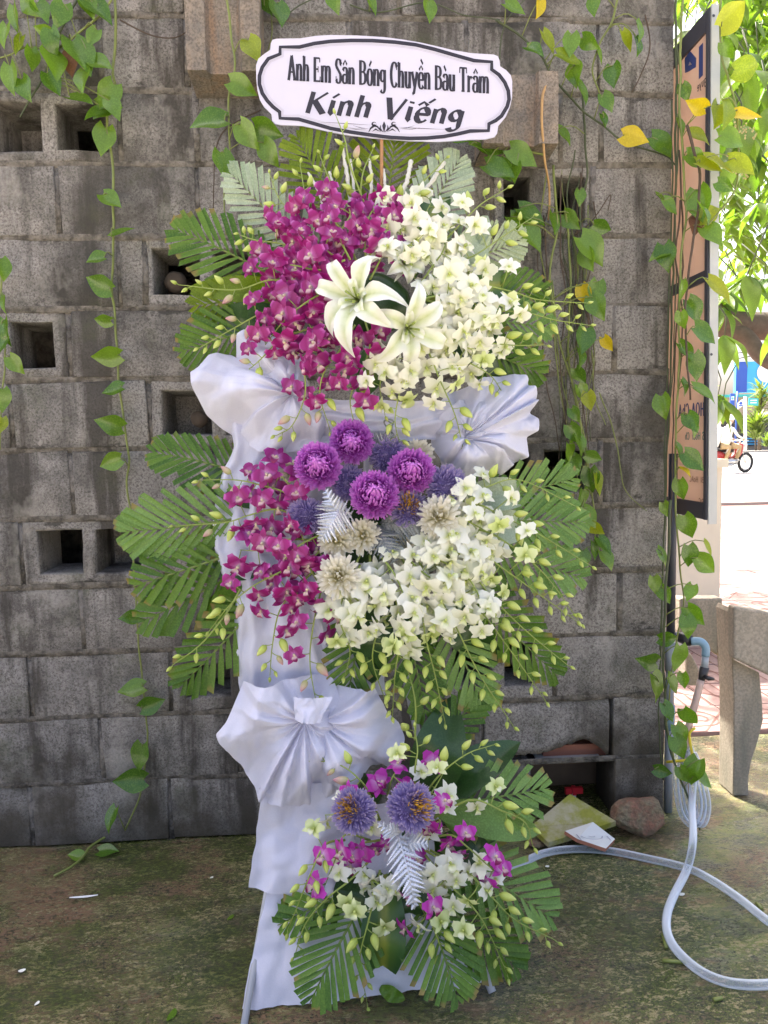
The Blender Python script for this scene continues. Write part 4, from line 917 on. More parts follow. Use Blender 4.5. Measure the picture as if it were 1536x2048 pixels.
vine([(1090, 310), (1040, 300), (1000, 290), (960, 300)], [(990, 293, 56, 10), (1000, 338, 52, 20), (962, 300, 46, 25), (1010, 342, 44, 60), (1046, 312, 56, 28), (920, 270, 44, 20), (1030, 345, 36, 100)], 'pothos sprig with broad leaves just below the lettered name board', y=-.10)
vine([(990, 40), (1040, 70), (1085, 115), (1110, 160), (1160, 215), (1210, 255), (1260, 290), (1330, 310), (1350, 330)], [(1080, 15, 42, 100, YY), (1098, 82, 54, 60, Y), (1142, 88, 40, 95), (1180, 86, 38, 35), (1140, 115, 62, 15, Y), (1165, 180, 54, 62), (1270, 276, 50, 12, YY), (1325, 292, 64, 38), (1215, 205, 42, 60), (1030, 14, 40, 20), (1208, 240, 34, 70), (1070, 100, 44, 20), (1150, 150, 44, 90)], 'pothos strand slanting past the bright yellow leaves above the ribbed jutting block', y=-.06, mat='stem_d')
vine([(1240, -30), (1225, 40), (1200, 90), (1185, 140), (1200, 190)], [(1187, 12, 44, 90), (1255, 80, 50, 60, Y), (1278, 60, 44, 80), (1225, 150, 44, 90), (1275, 90, 40, 80), (1200, 110, 40, 70)], 'pothos stem coming down over the upper right blocks near the wall edge', y=-.05)
vine([(1095, 160, .08), (1083, 200, .09), (1085, 260, .09), (1092, 330, .06), (1100, 400), (1096, 440)], [], 'bare orange aerial root hanging over the ribbed jutting block', r=.004, mat='root_o', name='aerial_root', y=-.06)
vine([(1165, 190), (1170, 280), (1175, 350), (1160, 430), (1168, 600), (1160, 740)], [(1130, 272, 48, 50), (1142, 442, 52, 45), (1185, 500, 66, 48), (1205, 455, 44, 20), (1110, 445, 40, 80), (1160, 395, 36, 90), (1175, 520, 40, 70)], 'pothos stem hanging over the cell beside the ribbed jutting block', mat='stem_d')
vine([(1108, 330), (1114, 450), (1100, 560), (1120, 680), (1150, 780), (1162, 870), (1175, 960), (1150, 1050)], [(1065, 430, 62, 30), (1065, 472, 62, 55), (1040, 450, 50, 40), (1170, 590, 46, 70, YY), (1192, 585, 44, 100), (1195, 615, 48, 65), (1170, 680, 46, 95), (1160, 715, 44, 80), (1215, 688, 36, 60, YY), (1160, 752, 42, 60), (1166, 785, 46, 60), (1178, 802, 42, 80, Y), (1150, 830, 30, 60), (1148, 868, 40, 60), (1160, 890, 46, 70), (1140, 906, 36, 80)], 'leafy pothos curtain falling past the right white bow', y=-.05)
vine([(1130, 420), (1142, 560), (1138, 700), (1155, 820), (1172, 900), (1185, 1000), (1190, 1100)], [(1150, 930, 44, 70), (1182, 960, 52, 85), (1198, 968, 44, 70, Y), (1165, 1000, 44, 90), (1178, 1035, 54, 55), (1192, 1058, 40, 40, Y), (1190, 1100, 44, 75), (1165, 1120, 40, 90), (1210, 1090, 38, 50), (1215, 1120, 42, 60), (1130, 950, 40, 100), (1188, 915, 38, 20)], 'pothos strand with pale leaves hanging over the cell near the middle tier', y=-.045)
for k, (pts, lab, mt) in enumerate([
    ([(1095, 340), (1080, 480), (1108, 640), (1125, 760), (1150, 860), (1185, 930)], 'thin bare stem crossing behind the right bow', 'stem'), ([(1150, 300), (1135, 400), (1148, 520), (1142, 660), (1170, 780), (1180, 880)], 'dark bare stem hanging straight past the two cells', 'stem_d'),
    ([(1088, 430), (1094, 560), (1085, 700), (1100, 800), (1120, 900)], 'brown hair-thin root hanging closest to the top tier', 'root'), ([(1125, 350), (1120, 480), (1132, 600), (1122, 720), (1130, 850)], 'brown root hanging between the green stems', 'root'),
    ([(1182, 700), (1190, 790), (1212, 850)], 'short loose stem tip curling off the wall', 'stem'), ([(1200, 785), (1222, 840), (1236, 900), (1248, 975), (1292, 1022)], 'long leafless shoot slanting down towards the wall edge', 'stem'),
    ([(1290, 30), (1300, 90), (1280, 150), (1262, 185)], 'thin brown root on the topmost right block', 'root'), ([(240, 40), (300, 70), (350, 75), (385, 55)], 'thin grey tendril sagging beside the orange stained block', 'root'),
    ([(520, 220), (480, 240), (440, 270), (428, 330), (425, 430)], 'dark curved tendril on the wall left of the name board', 'root'), ([(1150, 470), (1185, 440), (1220, 390), (1215, 420)], 'curling brown tendril by the upper right cell', 'root'),
    ([(1000, 120), (1005, 60), (1030, 20), (1060, -10)], 'stem climbing from the ribbed block to the picture top', 'stem_d'), ([(530, 20), (560, 35), (600, 10), (640, -10)], 'stem drooping at the top above the name board', 'stem_d'),
    ([(540, -10), (545, 60), (535, 110)], 'green stem beside the orange stained block top', 'stem'), ([(700, 10), (760, 25), (850, 5), (930, 30), (1000, 40)], 'long thin stem along the top above the board', 'stem_d'),
    ([(1105, 560), (1112, 700), (1128, 830), (1155, 960), (1160, 1040)], 'pale green stem between the leaf curtain and the bow', 'stem'), ([(1170, 560), (1176, 680), (1165, 800), (1182, 930)], 'brown root right of the leaf curtain', 'root')]):
    vine(pts, [(505, 25, 40, 60)] if k == 12 else [(560, 25, 40, 75), (668, 8, 40, 60), (535, 10, 36, 70)] if k == 11 else [(745, 8, 40, 60), (860, 20, 34, 80)] if k == 13 else [], lab, y=-.03-.006*(k % 4), r=.0022, mat=mt, name='bare_vine')
for k in range(16):
    x0 = random.uniform(1078, 1188); y0 = random.uniform(330, 520); ln = random.uniform(260, 560)
    o = vine([(x0+rnd(8)+(1160-x0)*.25*q/5+14*math.sin(q*1.3+k), y0+ln*q/5) for q in range(6)], [], 'thin bare strand in the hanging tangle over the two right wall cells', y=-.015-.004*(k % 6), r=random.uniform(.0010, .0019), mat=random.choice(('stem', 'root', 'stem_d', 'root')), name='bare_vine'); o['group'] = 'tangle of thin strands'
# strands along the wall edge
EX = -.07
vine([(1350, -40), (1353, 120), (1352, 260), (1350, 400), (1346, 560), (1342, 700), (1338, 840), (1330, 990), (1326, 1120), (1322, 1300), (1318, 1440), (1328, 1560)],
     [(1330, 402, 46, 35), (1318, 510, 44, 160), (1332, 515, 48, 80), (1326, 814, 54, 82), (1331, 1019, 34, 70), (1337, 1277, 48, 0), (1295, 1322, 42, 185), (1312, 1376, 54, 75), (1326, 1543, 44, 15), (1310, 1170, 34, 80), (1330, 1190, 38, 60), (1325, 1115, 36, 60), (1370, 185, 40, 70), (1362, 250, 34, 60)],
     'leafy pothos stem climbing the wall edge in front of the blocks', y=EX, r=.0036, mat='stem_d')
vine([(1368, -30), (1360, 200), (1366, 330), (1372, 420), (1360, 540), (1358, 700), (1352, 860), (1350, 1000), (1358, 1120), (1368, 1200), (1352, 1300), (1335, 1420), (1345, 1500), (1360, 1560), (1395, 1640)],
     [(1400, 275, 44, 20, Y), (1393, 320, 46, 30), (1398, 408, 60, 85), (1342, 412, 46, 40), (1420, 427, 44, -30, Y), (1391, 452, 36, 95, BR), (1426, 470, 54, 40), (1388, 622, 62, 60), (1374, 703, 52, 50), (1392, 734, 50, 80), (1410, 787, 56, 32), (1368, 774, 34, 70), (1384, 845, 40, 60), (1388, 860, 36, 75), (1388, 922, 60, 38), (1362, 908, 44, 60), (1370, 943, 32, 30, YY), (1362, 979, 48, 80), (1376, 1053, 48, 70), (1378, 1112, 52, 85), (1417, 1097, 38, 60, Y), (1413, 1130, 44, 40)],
     'thick leafy pothos strand overlapping the hanging board', y=EX-.05, r=.0034)
vine([(1372, 250), (1385, 300), (1400, 350), (1396, 420), (1380, 520), (1372, 600), (1372, 680), (1378, 800)], [(1393, 210, 42, 200, YY), (1436, 230, 50, 95, Y), (1420, 330, 54, 15, Y), (1440, 578, 64, 42, Y), (1412, 668, 62, 35), (1365, 580, 40, 90), (1365, 640, 36, 80), (1410, 425, 46, 60)], 'woody vine arching over the face of the hanging board', y=EX-.09, r=.0042, mat='root')
vine([(1340, 1000), (1335, 1120), (1328, 1260), (1330, 1400), (1342, 1500), (1362, 1560), (1390, 1630), (1400, 1660)],
     [(1380, 1185, 40, 110), (1390, 1232, 54, 48), (1375, 1254, 50, 82), (1357, 1317, 58, 95), (1347, 1371, 48, 60), (1367, 1361, 38, 85), (1337, 1424, 40, 60), (1380, 1434, 42, 50), (1362, 1468, 46, 60), (1358, 1495, 46, 65), (1368, 1550, 46, 60), (1388, 1543, 50, 110), (1410, 1560, 40, 40)],
     'lower pothos strand trailing past the grey pipe to the floor', y=EX-.06, r=.0042, mat='stem_d')
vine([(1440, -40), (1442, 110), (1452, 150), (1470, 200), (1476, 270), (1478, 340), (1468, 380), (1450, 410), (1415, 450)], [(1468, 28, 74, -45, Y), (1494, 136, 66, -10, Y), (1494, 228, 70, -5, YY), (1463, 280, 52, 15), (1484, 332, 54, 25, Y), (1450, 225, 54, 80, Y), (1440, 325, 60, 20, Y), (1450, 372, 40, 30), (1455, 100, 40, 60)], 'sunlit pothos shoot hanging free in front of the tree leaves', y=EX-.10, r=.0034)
for k, pts in enumerate(([(1345, 200), (1343, 420), (1336, 700), (1330, 900), (1326, 1100), (1320, 1300)], [(1358, 300), (1366, 500), (1350, 700), (1346, 880), (1340, 1060)], [(1352, 60), (1360, 180), (1350, 420), (1352, 600), (1340, 820)], [(1362, 400), (1352, 520), (1366, 640), (1356, 780), (1348, 960)])):
    vine(pts, [], ('grey-green bare stem hugging the block edge', 'brown root twisting down the wall edge', 'dark bare stem behind the leafy edge strands', 'second brown root looping along the board side')[k], y=EX-.01*k, r=.0026, mat=('stem_d', 'root', 'stem_d', 'root')[k], name='bare_vine')
# end of the long strand lying on the floor
r_ = thing('fallen_vine_tip', G(150, 1725), 'end of a vine lying on the wet floor with one leaf', 'vine')
m = MB(); m.tube(spline([G(245, 1655, .02), G(185, 1690, .02), G(165, 1715, .012), G(140, 1735, .01), G(108, 1752, .008)], 14), .004, 6); m.build('stem', M['stem'], r_)
put_leaf('leaf', HL['vine'][1], r_, G(198, 1702, .012), G(245, 1698, .02)-G(198, 1702, .012), Vector((0, -.4, 1)), .06); put_leaf('leaf', HL['vine'][2], r_, G(165, 1712, .012), G(135, 1708, .02)-G(165, 1712, .012), Vector((0, -.6, .8)), .045)

# ------------------------------------------------------------------ pipes, tap, hoses
ypipe = .03
pp = thing('water_pipe', Vector((PX(1350, 1560, XE+.03).x, ypipe, 0)), 'grey and blue water pipe with an elbow and black tap at the wall end', 'pipe')
xp = XE+.028
def PP(px, py, y=None): return PW(px, py, ypipe if y is None else y)
m = MB(); a = PP(1352, 1080); b = PP(1350, 1280); m.tube([Vector((xp, ypipe, 1.15)), Vector((xp, ypipe, b.z))], .0135, 10); m.build('upper_pipe', M['frame_d'], pp)
m = MB(); m.tube([Vector((xp, ypipe, PP(1350, 1340).z)), Vector((xp, ypipe, PP(1350, 1410).z))], .0135, 10); m.build('grey_pipe', M['pvc'], pp)
m = MB(); m.tube([Vector((xp, ypipe, PP(1350, 1410).z)), Vector((xp, ypipe, PP(1350, 1458).z))], .017, 10); m.build('blue_sleeve', M['pvc_b'], pp)
m = MB(); m.tube([Vector((xp, ypipe, PP(1350, 1458).z)), Vector((xp, ypipe, 0))], .0135, 10); m.build('lower_pipe', M['pvc'], pp)
m = MB(); m.tube([Vector((xp, ypipe, PP(1350, 1285).z)), Vector((xp, ypipe, PP(1350, 1340).z))], .018, 10); m.tube([PP(1352, 1272, .02), PP(1372, 1276, -.02)], .013, 10); m.build('tee', M['pvc'], pp)
m = MB(); m.tube([PP(1358, 1274, -.0), PP(1376, 1280, -.03), PP(1382, 1282, -.04)], [.016, .019, .016], 10); m.build('valve', M['black'], pp)
m = MB(); m.tube(spline([PP(1382, 1283, -.04), PP(1400, 1283, -.05), PP(1411, 1294, -.055), PP(1411, 1312, -.055)], 12), .0125, 10); m.build('elbow', M['pvc_b'], pp)
m = MB(); m.tube([PP(1411, 1310, -.055), PP(1409, 1337, -.055)], .0105, 10); m.build('drop_pipe', M['pvc'], pp)
m = MB(); m.tube([PP(1409, 1334, -.055), PP(1405, 1352, -.055), PP(1402, 1362, -.055)], [.0145, .013, .009], 10); m.tube([PP(1406, 1352, -.06), PP(1418, 1357, -.085), PP(1428, 1358, -.085)], [.006, .008, .004], 6); m.build('tap', M['black'], pp)
h = thing('tap_hose', G(1372, 1545), 'pinkish clear hose hanging from the black tap', 'hose')
m = MB(); m.tube(spline([PP(1402, 1360, -.055), PP(1392, 1400, -.06), PP(1378, 1450, -.06), PP(1368, 1510, -.06), PP(1372, 1560, -.06), PP(1388, 1620, -.08), G(1395, 1650, .02)], 24), .011, 9); m.build('hose_tube', M['hose_p'], h)
h = thing('folded_hose', G(1385, 1650), 'bundle of clear hose folded and tied by the pipe foot', 'hose')
m = MB()
for k, (dx, b0) in enumerate(((0, 1498), (8, 1490), (16, 1502))):
    m.tube(spline([PP(1356+dx, b0, -.07), PP(1352+dx, 1560, -.09), PP(1362+dx, 1625, -.12), PP(1385+dx*1.2, 1650, -.15), PP(1400+dx, 1610, -.12), PP(1385+dx, 1540, -.08), PP(1372+dx, b0+4, -.07)], 30), .0095, 8)
m.build('hose_tube', M['hose'], h)
m = MB(); m.tube(spline([PP(1334, 1524, -.055), PP(1356, 1522, -.09), PP(1384, 1515, -.09), PP(1378, 1470, -.08), PP(1390, 1456, -.075)], 10), .0045, 5); m.build('yellow_tie', M['tie'], h)
h = thing('clear_hose', G(1370, 1738), 'long clear water hose looping across the mossy floor', 'hose')
pts = [(1388, 1545, 'p'), (1384, 1610, 'p2'), (1386, 1680, .10), (1374, 1738, .042), (1348, 1790, .02), (1334, 1830, .014), (1336, 1870, .014), (1360, 1908, .014), (1410, 1948, .014), (1475, 1968, .014), (1560, 1966, .014), (1640, 1940, .014), (1660, 1900, .014), (1610, 1870, .014), (1545, 1848, .014), (1480, 1798, .014), (1420, 1758, .014), (1370, 1735, .014), (1290, 1716, .014), (1220, 1702, .014), (1150, 1698, .014), (1090, 1706, .014), (1040, 1728, .014), (1010, 1745, .014), (960, 1790, .014)]
P = [PP(x, y, -.08) if z == 'p' else PP(x, y, -.16) if z == 'p2' else G(x, y, z) for x, y, z in pts]
m = MB(); m.tube(spline(P, 110), .0108, 12); m.build('hose_tube', M['hose'], h)

# ------------------------------------------------------------------ rubble by the broken block and litter on the floor
def plate(name, corners, th, mat, label, cat, mat2=None, nudge=0):
    c = sum(corners, Vector())/len(corners); r = thing(name, Vector((c.x, c.y, 0)), label, cat)
    n = (corners[1]-corners[0]).cross(corners[2]-corners[0]).normalized(); n = n if n.z > 0 else -n
    m = MB(); k = len(corners); m.add(corners+[p-n*th for p in corners], [tuple(range(k))], None, 0); m.add(corners+[p-n*th for p in corners], [tuple(range(2*k-1, k-1, -1))]+[(i, k+i, k+(i+1) % k, (i+1) % k) for i in range(k)], None, 1)
    m.build('slab_body', [M[mat], M[mat2 or mat]], r, False); return r, n
cs = [G(1062, 1652, .05), G(1097, 1685, .035), G(1232, 1642, .055), G(1140, 1588, .10)]
plate('paving_slab', [cs[0], cs[1], cs[2], cs[3]], .018, 'slab', 'pale slab stained with yellow moss leaning by the broken hole', 'slab')
cs = [G(1130, 1662, .055), G(1155, 1678, .05), G(1212, 1697, .03), G(1230, 1678, .04), G(1186, 1644, .085)]
r_, n = plate('broken_tile', cs, .010, 'marble', 'broken white floor tile with a printed ring, lying on the mossy slab', 'tile', 'brick_edge')
mid = sum(cs, Vector())/5; ux = (cs[3]-cs[1]).normalized(); uy = n.cross(ux); m = MB()
for rr in (.026, .009):
    V = []
    for i in range(28):
        a = i*2*math.pi/28
        for q in (rr, rr-.0025): V.append(mid+n*.0012+ux*q*1.3*math.cos(a)+uy*q*math.sin(a))
    m.add(V, [(2*i, 2*((i+1) % 28), 2*((i+1) % 28)+1, 2*i+1) for i in range(28)])
for s_ in (-.034, .034): m.add([mid+n*.0012+ux*s_*1.3+uy*(-.03), mid+n*.0012+ux*(s_*1.3+.004)+uy*(-.03), mid+n*.0012+ux*(s_*1.3+.004)+uy*.03, mid+n*.0012+ux*s_*1.3+uy*.03], [(0, 1, 2, 3)])
m.build('printed_pattern', M['ink_g'], r_, False)
def rock(name, c, size, mat, label, cat, seed, sub=3):
    bm = bmesh.new(); bmesh.ops.create_icosphere(bm, subdivisions=sub, radius=1)
    rg = random.Random(seed)
    pl = [(Vector((rg.gauss(0, 1), rg.gauss(0, 1), rg.gauss(0, 1))).normalized(), rg.uniform(.55, .85)) for _ in range(9)]
    for v in bm.verts:
        d = v.co.normalized(); r = min([1.0]+[h_/max(.05, d.dot(n_)) for n_, h_ in pl if d.dot(n_) > 0.05])
        r *= 1+.10*noise.noise(d*3+Vector((seed, 0, 0)))+.05*noise.noise(d*9)
        v.co = Vector((d.x*size[0], d.y*size[1], d.z*size[2]))*r
    zmin = min(v.co.z for v in bm.verts); r_ = thing(name, Vector((c.x, c.y, 0)), label, cat); bm.verts.index_update()
    part('stone_body', [Vector((c.x, c.y, -zmin-.003))+v.co for v in bm.verts], [tuple(v.index for v in f.verts) for f in bm.faces], M[mat], r_, False); bm.free()
rock('rubble_chunk', G(1275, 1668), (.083, .06, .064), 'rubble', 'rough lump of broken red brick and mortar beside the hole', 'rubble', 3)
rock('small_stone', G(1073, 1692), (.032, .025, .014), 'rubble', 'small brown stone propping the mossy slab', 'stone', 8, 2)
tp = thing('red_clip', G(1146, 1592), 'small red plastic clip inside the broken hole', 'clip')
p = PW(1131, 1588, .10); q = PW(1166, 1576, .10); m = MB(); w = q.x-p.x
for a, b, t in ((0, .4, 0), (.4, .62, .003), (.62, 1, 0)): m.box((p.x+w*a+.0006, .10-t, p.z-.002-t), (p.x+w*b, .113+t, q.z+t))
m.build('clip_body', M['red'], tp, False); m = MB(); m.tube([Vector((p.x+w*.5, .106, p.z)), Vector((p.x+w*.5, .106, 0.0))], .008, 7); m.build('clip_stalk', M['marble'], tp)
def litter(name, px, py, lx, ly, ang, mat, label, cat, th=.002, bend=.3):
    c = G(px, py); m = MB(); ca, sa = math.cos(RAD(ang)), math.sin(RAD(ang)); rows = []
    for i in range(7):
        s_ = i/6*2-1; w = ly*(1-.75*s_*s_) ; rows.append([Vector((c.x+ca*s_*lx-sa*(t*w+bend*ly*s_*s_), c.y+sa*s_*lx+ca*(t*w+bend*ly*s_*s_), th+.006*abs(s_)**2*lx*10*(.5 if t > 0 else .2)+.0016*t*t)) for t in (-1, 0, 1)])
    m.grid(rows); o = m.build(name, M[mat]); tag(o, label, cat, None)
litter('paper_strip', 167, 1796, .037, .0048, 4, 'white', 'torn white paper strip on the wet floor near the wall', 'paper')
litter('fallen_petal', 44, 1944, .008, .006, 20, 'petal_bit', 'curled white petal on the floor at the lower left corner', 'petal')
litter('fallen_petal', 424, 1757, .005, .004, 40, 'petal_bit', 'tiny white petal on bare brown floor near the fabric tail', 'petal')
litter('fallen_petal', 1362, 1791, .011, .007, 0, 'petal_bit', 'white petal just inside the hose loop', 'petal')
litter('fallen_petal', 1095, 1735, .006, .005, 10, 'petal_bit', 'small white petal under the arch of the hose', 'petal')
litter('fallen_petal', 75, 2009, .007, .004, 70, 'petal_bit', 'white petal scrap at the bottom edge of the floor', 'petal')
for (x0, y0, x1, y1, lab) in ((1325, 1869, 1333, 1896, 'short cut green stem standing up against the hose curve'), (1325, 1921, 1371, 1925, 'cut green stem lying against the hose'), (1427, 2000, 1444, 1996, 'stub of green stem on the floor below the hose'), (1513, 1806, 1524, 1818, 'stub of green stem lying outside the hose loop')):
    m = MB(); m.tube([G(x0, y0, .005), G((x0+x1)/2, (y0+y1)/2, .006), G(x1, y1, .005)], .0045, 7); o = m.build('cut_stem', M['stem']); tag(o, lab, 'stem')
litter('green_leaf_bit', 345, 2032, .018, .008, 75, 'vine', 'small green leaf on the floor left of the stand', 'leaf'); litter('green_leaf_bit', 462, 1837, .012, .006, 60, 'vine', 'tiny green leaf scrap beside the white skirt', 'leaf')
# ------------------------------------------------------------------ the funeral flower stand
random.seed(31)
TOW = Vector((0, -1, .12)).normalized()
st = thing('flower_stand', W(760, 1990, 0), 'easel stand of thin pale poles hidden under the white cloth and flowers', 'stand')
m = MB(); m.tube([G(488, 2050, .0), W(535, 1780, -.04), W(570, 1300, -.06)], .008, 8); m.build('leg', M['steel'], st)
m = MB(); m.tube([G(985, 1985, .0), W(900, 1780, -.05), W(800, 1300, -.06)], .009, 8); m.build('leg', M['steel'], st)
m = MB(); a = W(720, 1250, -.08); m.tube([a, Vector((a.x, -.06, .0))], .009, 8); m.build('leg', M['steel'], st)
m = MB(); m.tube([W(715, 1700, -.05), W(735, 1000, -.06), W(740, 560, -.05)], .011, 8); m.build('centre_pole', M['steel'], st)
for (x, y, hw) in ((735, 610, .10), (715, 1060, .11), (790, 1680, .09)):
    m = MB(); c = W(x, y, -.04); m.add(*MBsphere(c, hw, 8, 12, (1.1, .45, .8))); m.build('flower_foam', M['dark_leaf'], st)

_rc = random.Random(5)
CR = [(Vector((_rc.gauss(0, 1), _rc.gauss(0, .3), _rc.gauss(0, 1))).normalized(), _rc.uniform(2.6, 6.5), _rc.uniform(0, 5)) for _ in range(7)]
def crease(p, f=1.0):
    """sharp straight creases, as in crumpled non-woven cloth"""
    q = p*f; w = noise.noise(q*3.1)*.55; h = 0.0
    for k, (n_, fr, ph) in enumerate(CR):
        t = (q.dot(n_)*fr+ph+w*(1 if k % 2 else -1)) % 1.0; m_ = max(0.0, noise.noise(q*2.3+Vector((k*3.7, 1, k)))+.25)
        h += (1-abs(2*t-1)*2)*m_*.80
    return h
def drape(name, L, R, off, folds, amp, label=None, parent=None, nu=46, nv=70, seed=0, mat='cloth', ends=(0, 0)):
    o0, o1 = off if isinstance(off, tuple) else (off, off); Ls = spline([W(x, y, o0+(o1-o0)*i/(len(L)-1)) for i, (x, y) in enumerate(L)], nv); Rs = spline([W(x, y, o0+(o1-o0)*i/(len(R)-1)) for i, (x, y) in enumerate(R)], nv); rows = []
    for i in range(nv):
        row = []
        for j in range(nu):
            u = j/(nu-1); v = i/(nv-1); p = Ls[i].lerp(Rs[i], u)
            ph = u*folds*math.pi*2+1.6*noise.noise(Vector((u*2.2, v*2.6, seed)))*2+seed
            a = amp*(math.sin(ph)*.5+.35*math.sin(ph*1.9+1.3+v*2)+.25*(1-2*abs(math.sin(ph*.5+v))))
            a += .014*crease(p+Vector((seed, 0, 0)), 1.0)+.008*crease(p+Vector((seed, 3, 0)), 2.2)+.004*crease(p+Vector((seed, 3, 9)), 4.6)+.03*math.sin(math.pi*u)*.6
            row.append(p+TOW*a+Vector((.004*noise.noise(p*30), 0, .004*noise.noise(p*25))))
        rows.append(row)
    m = MB(); m.grid(rows); return m.build(name, M[mat], parent)
def ruffle(name, C, outline, off, offc, pleats, amp, parent, seed=0, nr=26, na=200, bulge=.05):
    c = W(C[0], C[1], offc); O = [W(x, y, off+(z[0] if z else 0)) for x, y, *z in outline]; n = len(O)
    seg = []
    for i in range(n):
        a, b = O[i], O[(i+1) % n]; seg.append((b-a).length)
    tot = sum(seg); D_ = []
    for k in range(na):
        d = tot*k/na; i = 0
        while d > seg[i]: d -= seg[i]; i += 1
        D_.append(O[i].lerp(O[(i+1) % n], d/seg[i]))
    D_ = [(D_[k-1]+D_[k]*2+D_[(k+1) % na])/4 for k in range(na)]
    rows = []; rg = random.Random(seed*7+1); ks = []; a = 0.0
    while a < 2*math.pi-.12:
        ks.append((a, rg.uniform(.35, 1.0)*(1 if len(ks) % 2 else -1))); a += math.pi/pleats*rg.choice((.25, .4, .8, 1.2, 1.9, 2.6))
    fine = [(k*2*math.pi/(pleats*3)+rg.uniform(-.05, .05), rg.uniform(.3, 1)*(1 if k % 2 else -1)) for k in range(pleats*3)]
    def pw(L, th):
        for q in range(len(L)):
            a0_, h0 = L[q]; a1_, h1 = L[(q+1) % len(L)]; a1_ += 2*math.pi*(q == len(L)-1)
            if a0_ <= th < a1_: u = (th-a0_)/(a1_-a0_); u = u*u*(3-2*u)*.5+u*.5; return h0+(h1-h0)*u
        return L[0][1]
    PL_ = [pw(ks, k/na*2*math.pi) for k in range(na)]; PF = [pw(fine, k/na*2*math.pi) for k in range(na)]; sh = rg.uniform(0, 6)
    for i in range(nr+1):
        r = i/nr; row = []
        for k in range(na):
            th = k/na*2*math.pi; kk = int(k+na*.035*r*math.sin(th*2+sh)) % na
            p = c.lerp(D_[k], r**.92)
            a = amp*1.15*PL_[kk]*(.25+1.0*r)*min(1, r*3)*(1-.25*r)+amp*.55*PF[k]*max(0, 1-r*1.5)*min(1, r*6)
            a += bulge*math.sin(math.pi*min(1, r**.7))*(1+.7*noise.noise(Vector((math.cos(th)*.9, math.sin(th)*.9, seed+3))))
            a += (.034*crease(p+Vector((seed*3, 0, 0)), 1.0)+.020*crease(p+Vector((seed*3, 5, 0)), 2.1)+.007*crease(p+Vector((seed*3, 5, 7)), 4.5))*min(1, r*1.6)
            row.append(p+TOW*a)
        rows.append(row)
    m = MB(); m.grid(rows, None, 0, True); return m.build(name, M['cloth'], parent)
def fab(label, cat, loc): return thing('white_fabric_'+cat, loc, label, 'fabric '+cat if cat != 'skirt' else 'fabric', 'white fabric dressing of the stand')
f = fab('white cloth band stretched level between the two upper bows', 'drape', W(740, 850, 0)); drape('cloth', [(560, 800), (640, 800), (740, 798), (840, 805), (905, 800)], [(575, 905), (650, 890), (740, 886), (840, 880), (915, 870)], .01, 1.6, .016, None, f, 40, 70, 2)
f = fab('long white cloth swag hanging from the upper bow behind the purple orchids', 'swag', W(520, 1100, 0))
drape('cloth', [(440, 800), (465, 890), (438, 960), (425, 1040), (436, 1120), (462, 1200), (470, 1290), (482, 1400)], [(640, 830), (600, 900), (585, 960), (580, 1040), (590, 1120), (620, 1180), (650, 1270), (690, 1400)], -.015, 2.2, .022, None, f, 44, 90, 5)
drape('under_fold', [(540, 930), (520, 1050), (540, 1180), (560, 1380)], [(760, 960), (770, 1050), (760, 1200), (770, 1390)], -.05, 2.0, .02, None, f, 40, 60, 9)
f = fab('puffed white bow on the left shoulder under the purple orchids', 'bow', W(520, 790, .02))
ruffle('loop', (560, 760), [(470, 745), (474, 670), (500, 660), (540, 668), (570, 690), (606, 706), (612, 770), (590, 800), (520, 790)], .0, .03, 4, .022, f, 1, 18, 120, .05)
ruffle('loop', (585, 790), [(600, 712), (560, 700), (510, 735), (460, 705), (418, 708), (402, 738), (384, 748), (400, 795), (415, 832), (440, 855), (470, 872), (520, 905), (575, 900), (640, 885), (655, 850), (625, 800)], .01, .035, 6, .028, f, 4, 26, 200, .055)
f = fab('puffed white bow on the right shoulder beside the green vines', 'bow', W(960, 860, .02))
ruffle('loop', (930, 880), [(870, 820), (890, 790), (905, 778), (935, 772), (965, 758), (1015, 750), (1052, 750), (1062, 768), (1082, 790), (1064, 822), (1082, 835), (1076, 862), (1050, 876), (1056, 915), (1030, 925), (1005, 950), (960, 950), (920, 955), (880, 930), (866, 890)], .0, .03, 8, .027, f, 7, 26, 220, .055)
ruffle('loop', (925, 875), [(880, 830), (920, 800), (985, 790), (1035, 808), (1030, 850), (990, 880), (930, 900), (885, 890)], .035, .045, 7, .018, f, 12, 18, 140, .04)
f = fab('big white rosette bow gathered low on the stand', 'bow', W(615, 1470, .03))
ruffle('loop', (640, 1440), [(600, 1365), (690, 1372), (748, 1374), (765, 1402), (776, 1430), (800, 1452), (811, 1478), (802, 1505), (782, 1545), (740, 1535), (700, 1570), (660, 1560), (620, 1500)], .02, .05, 8, .02, f, 15, 22, 180, .045)
ruffle('loop', (610, 1438), [(470, 1405), (486, 1362), (540, 1362), (600, 1352), (665, 1358), (690, 1420), (742, 1470), (735, 1500), (690, 1530), (668, 1585), (640, 1605), (600, 1616), (560, 1600), (526, 1606), (488, 1560), (480, 1535), (458, 1500), (433, 1466), (455, 1440)], .035, .055, 8, .026, f, 18, 28, 260, .05)
drape('knot', [(585, 1395), (590, 1440)], [(665, 1395), (640, 1445)], .11, 2.5, .008, None, f, 20, 16, 4)
f = fab('white cloth tail hanging square below the rosette bow', 'tail', W(600, 1700, .0))
drape('cloth', [(520, 1570), (522, 1600), (508, 1700), (497, 1776)], [(690, 1560), (700, 1640), (716, 1720), (722, 1806)], .03, 1.1, .014, None, f, 40, 50, 3)
f = fab('white cloth skirt spread over the feet of the stand behind the lowest fronds', 'skirt', W(720, 1900, .0))
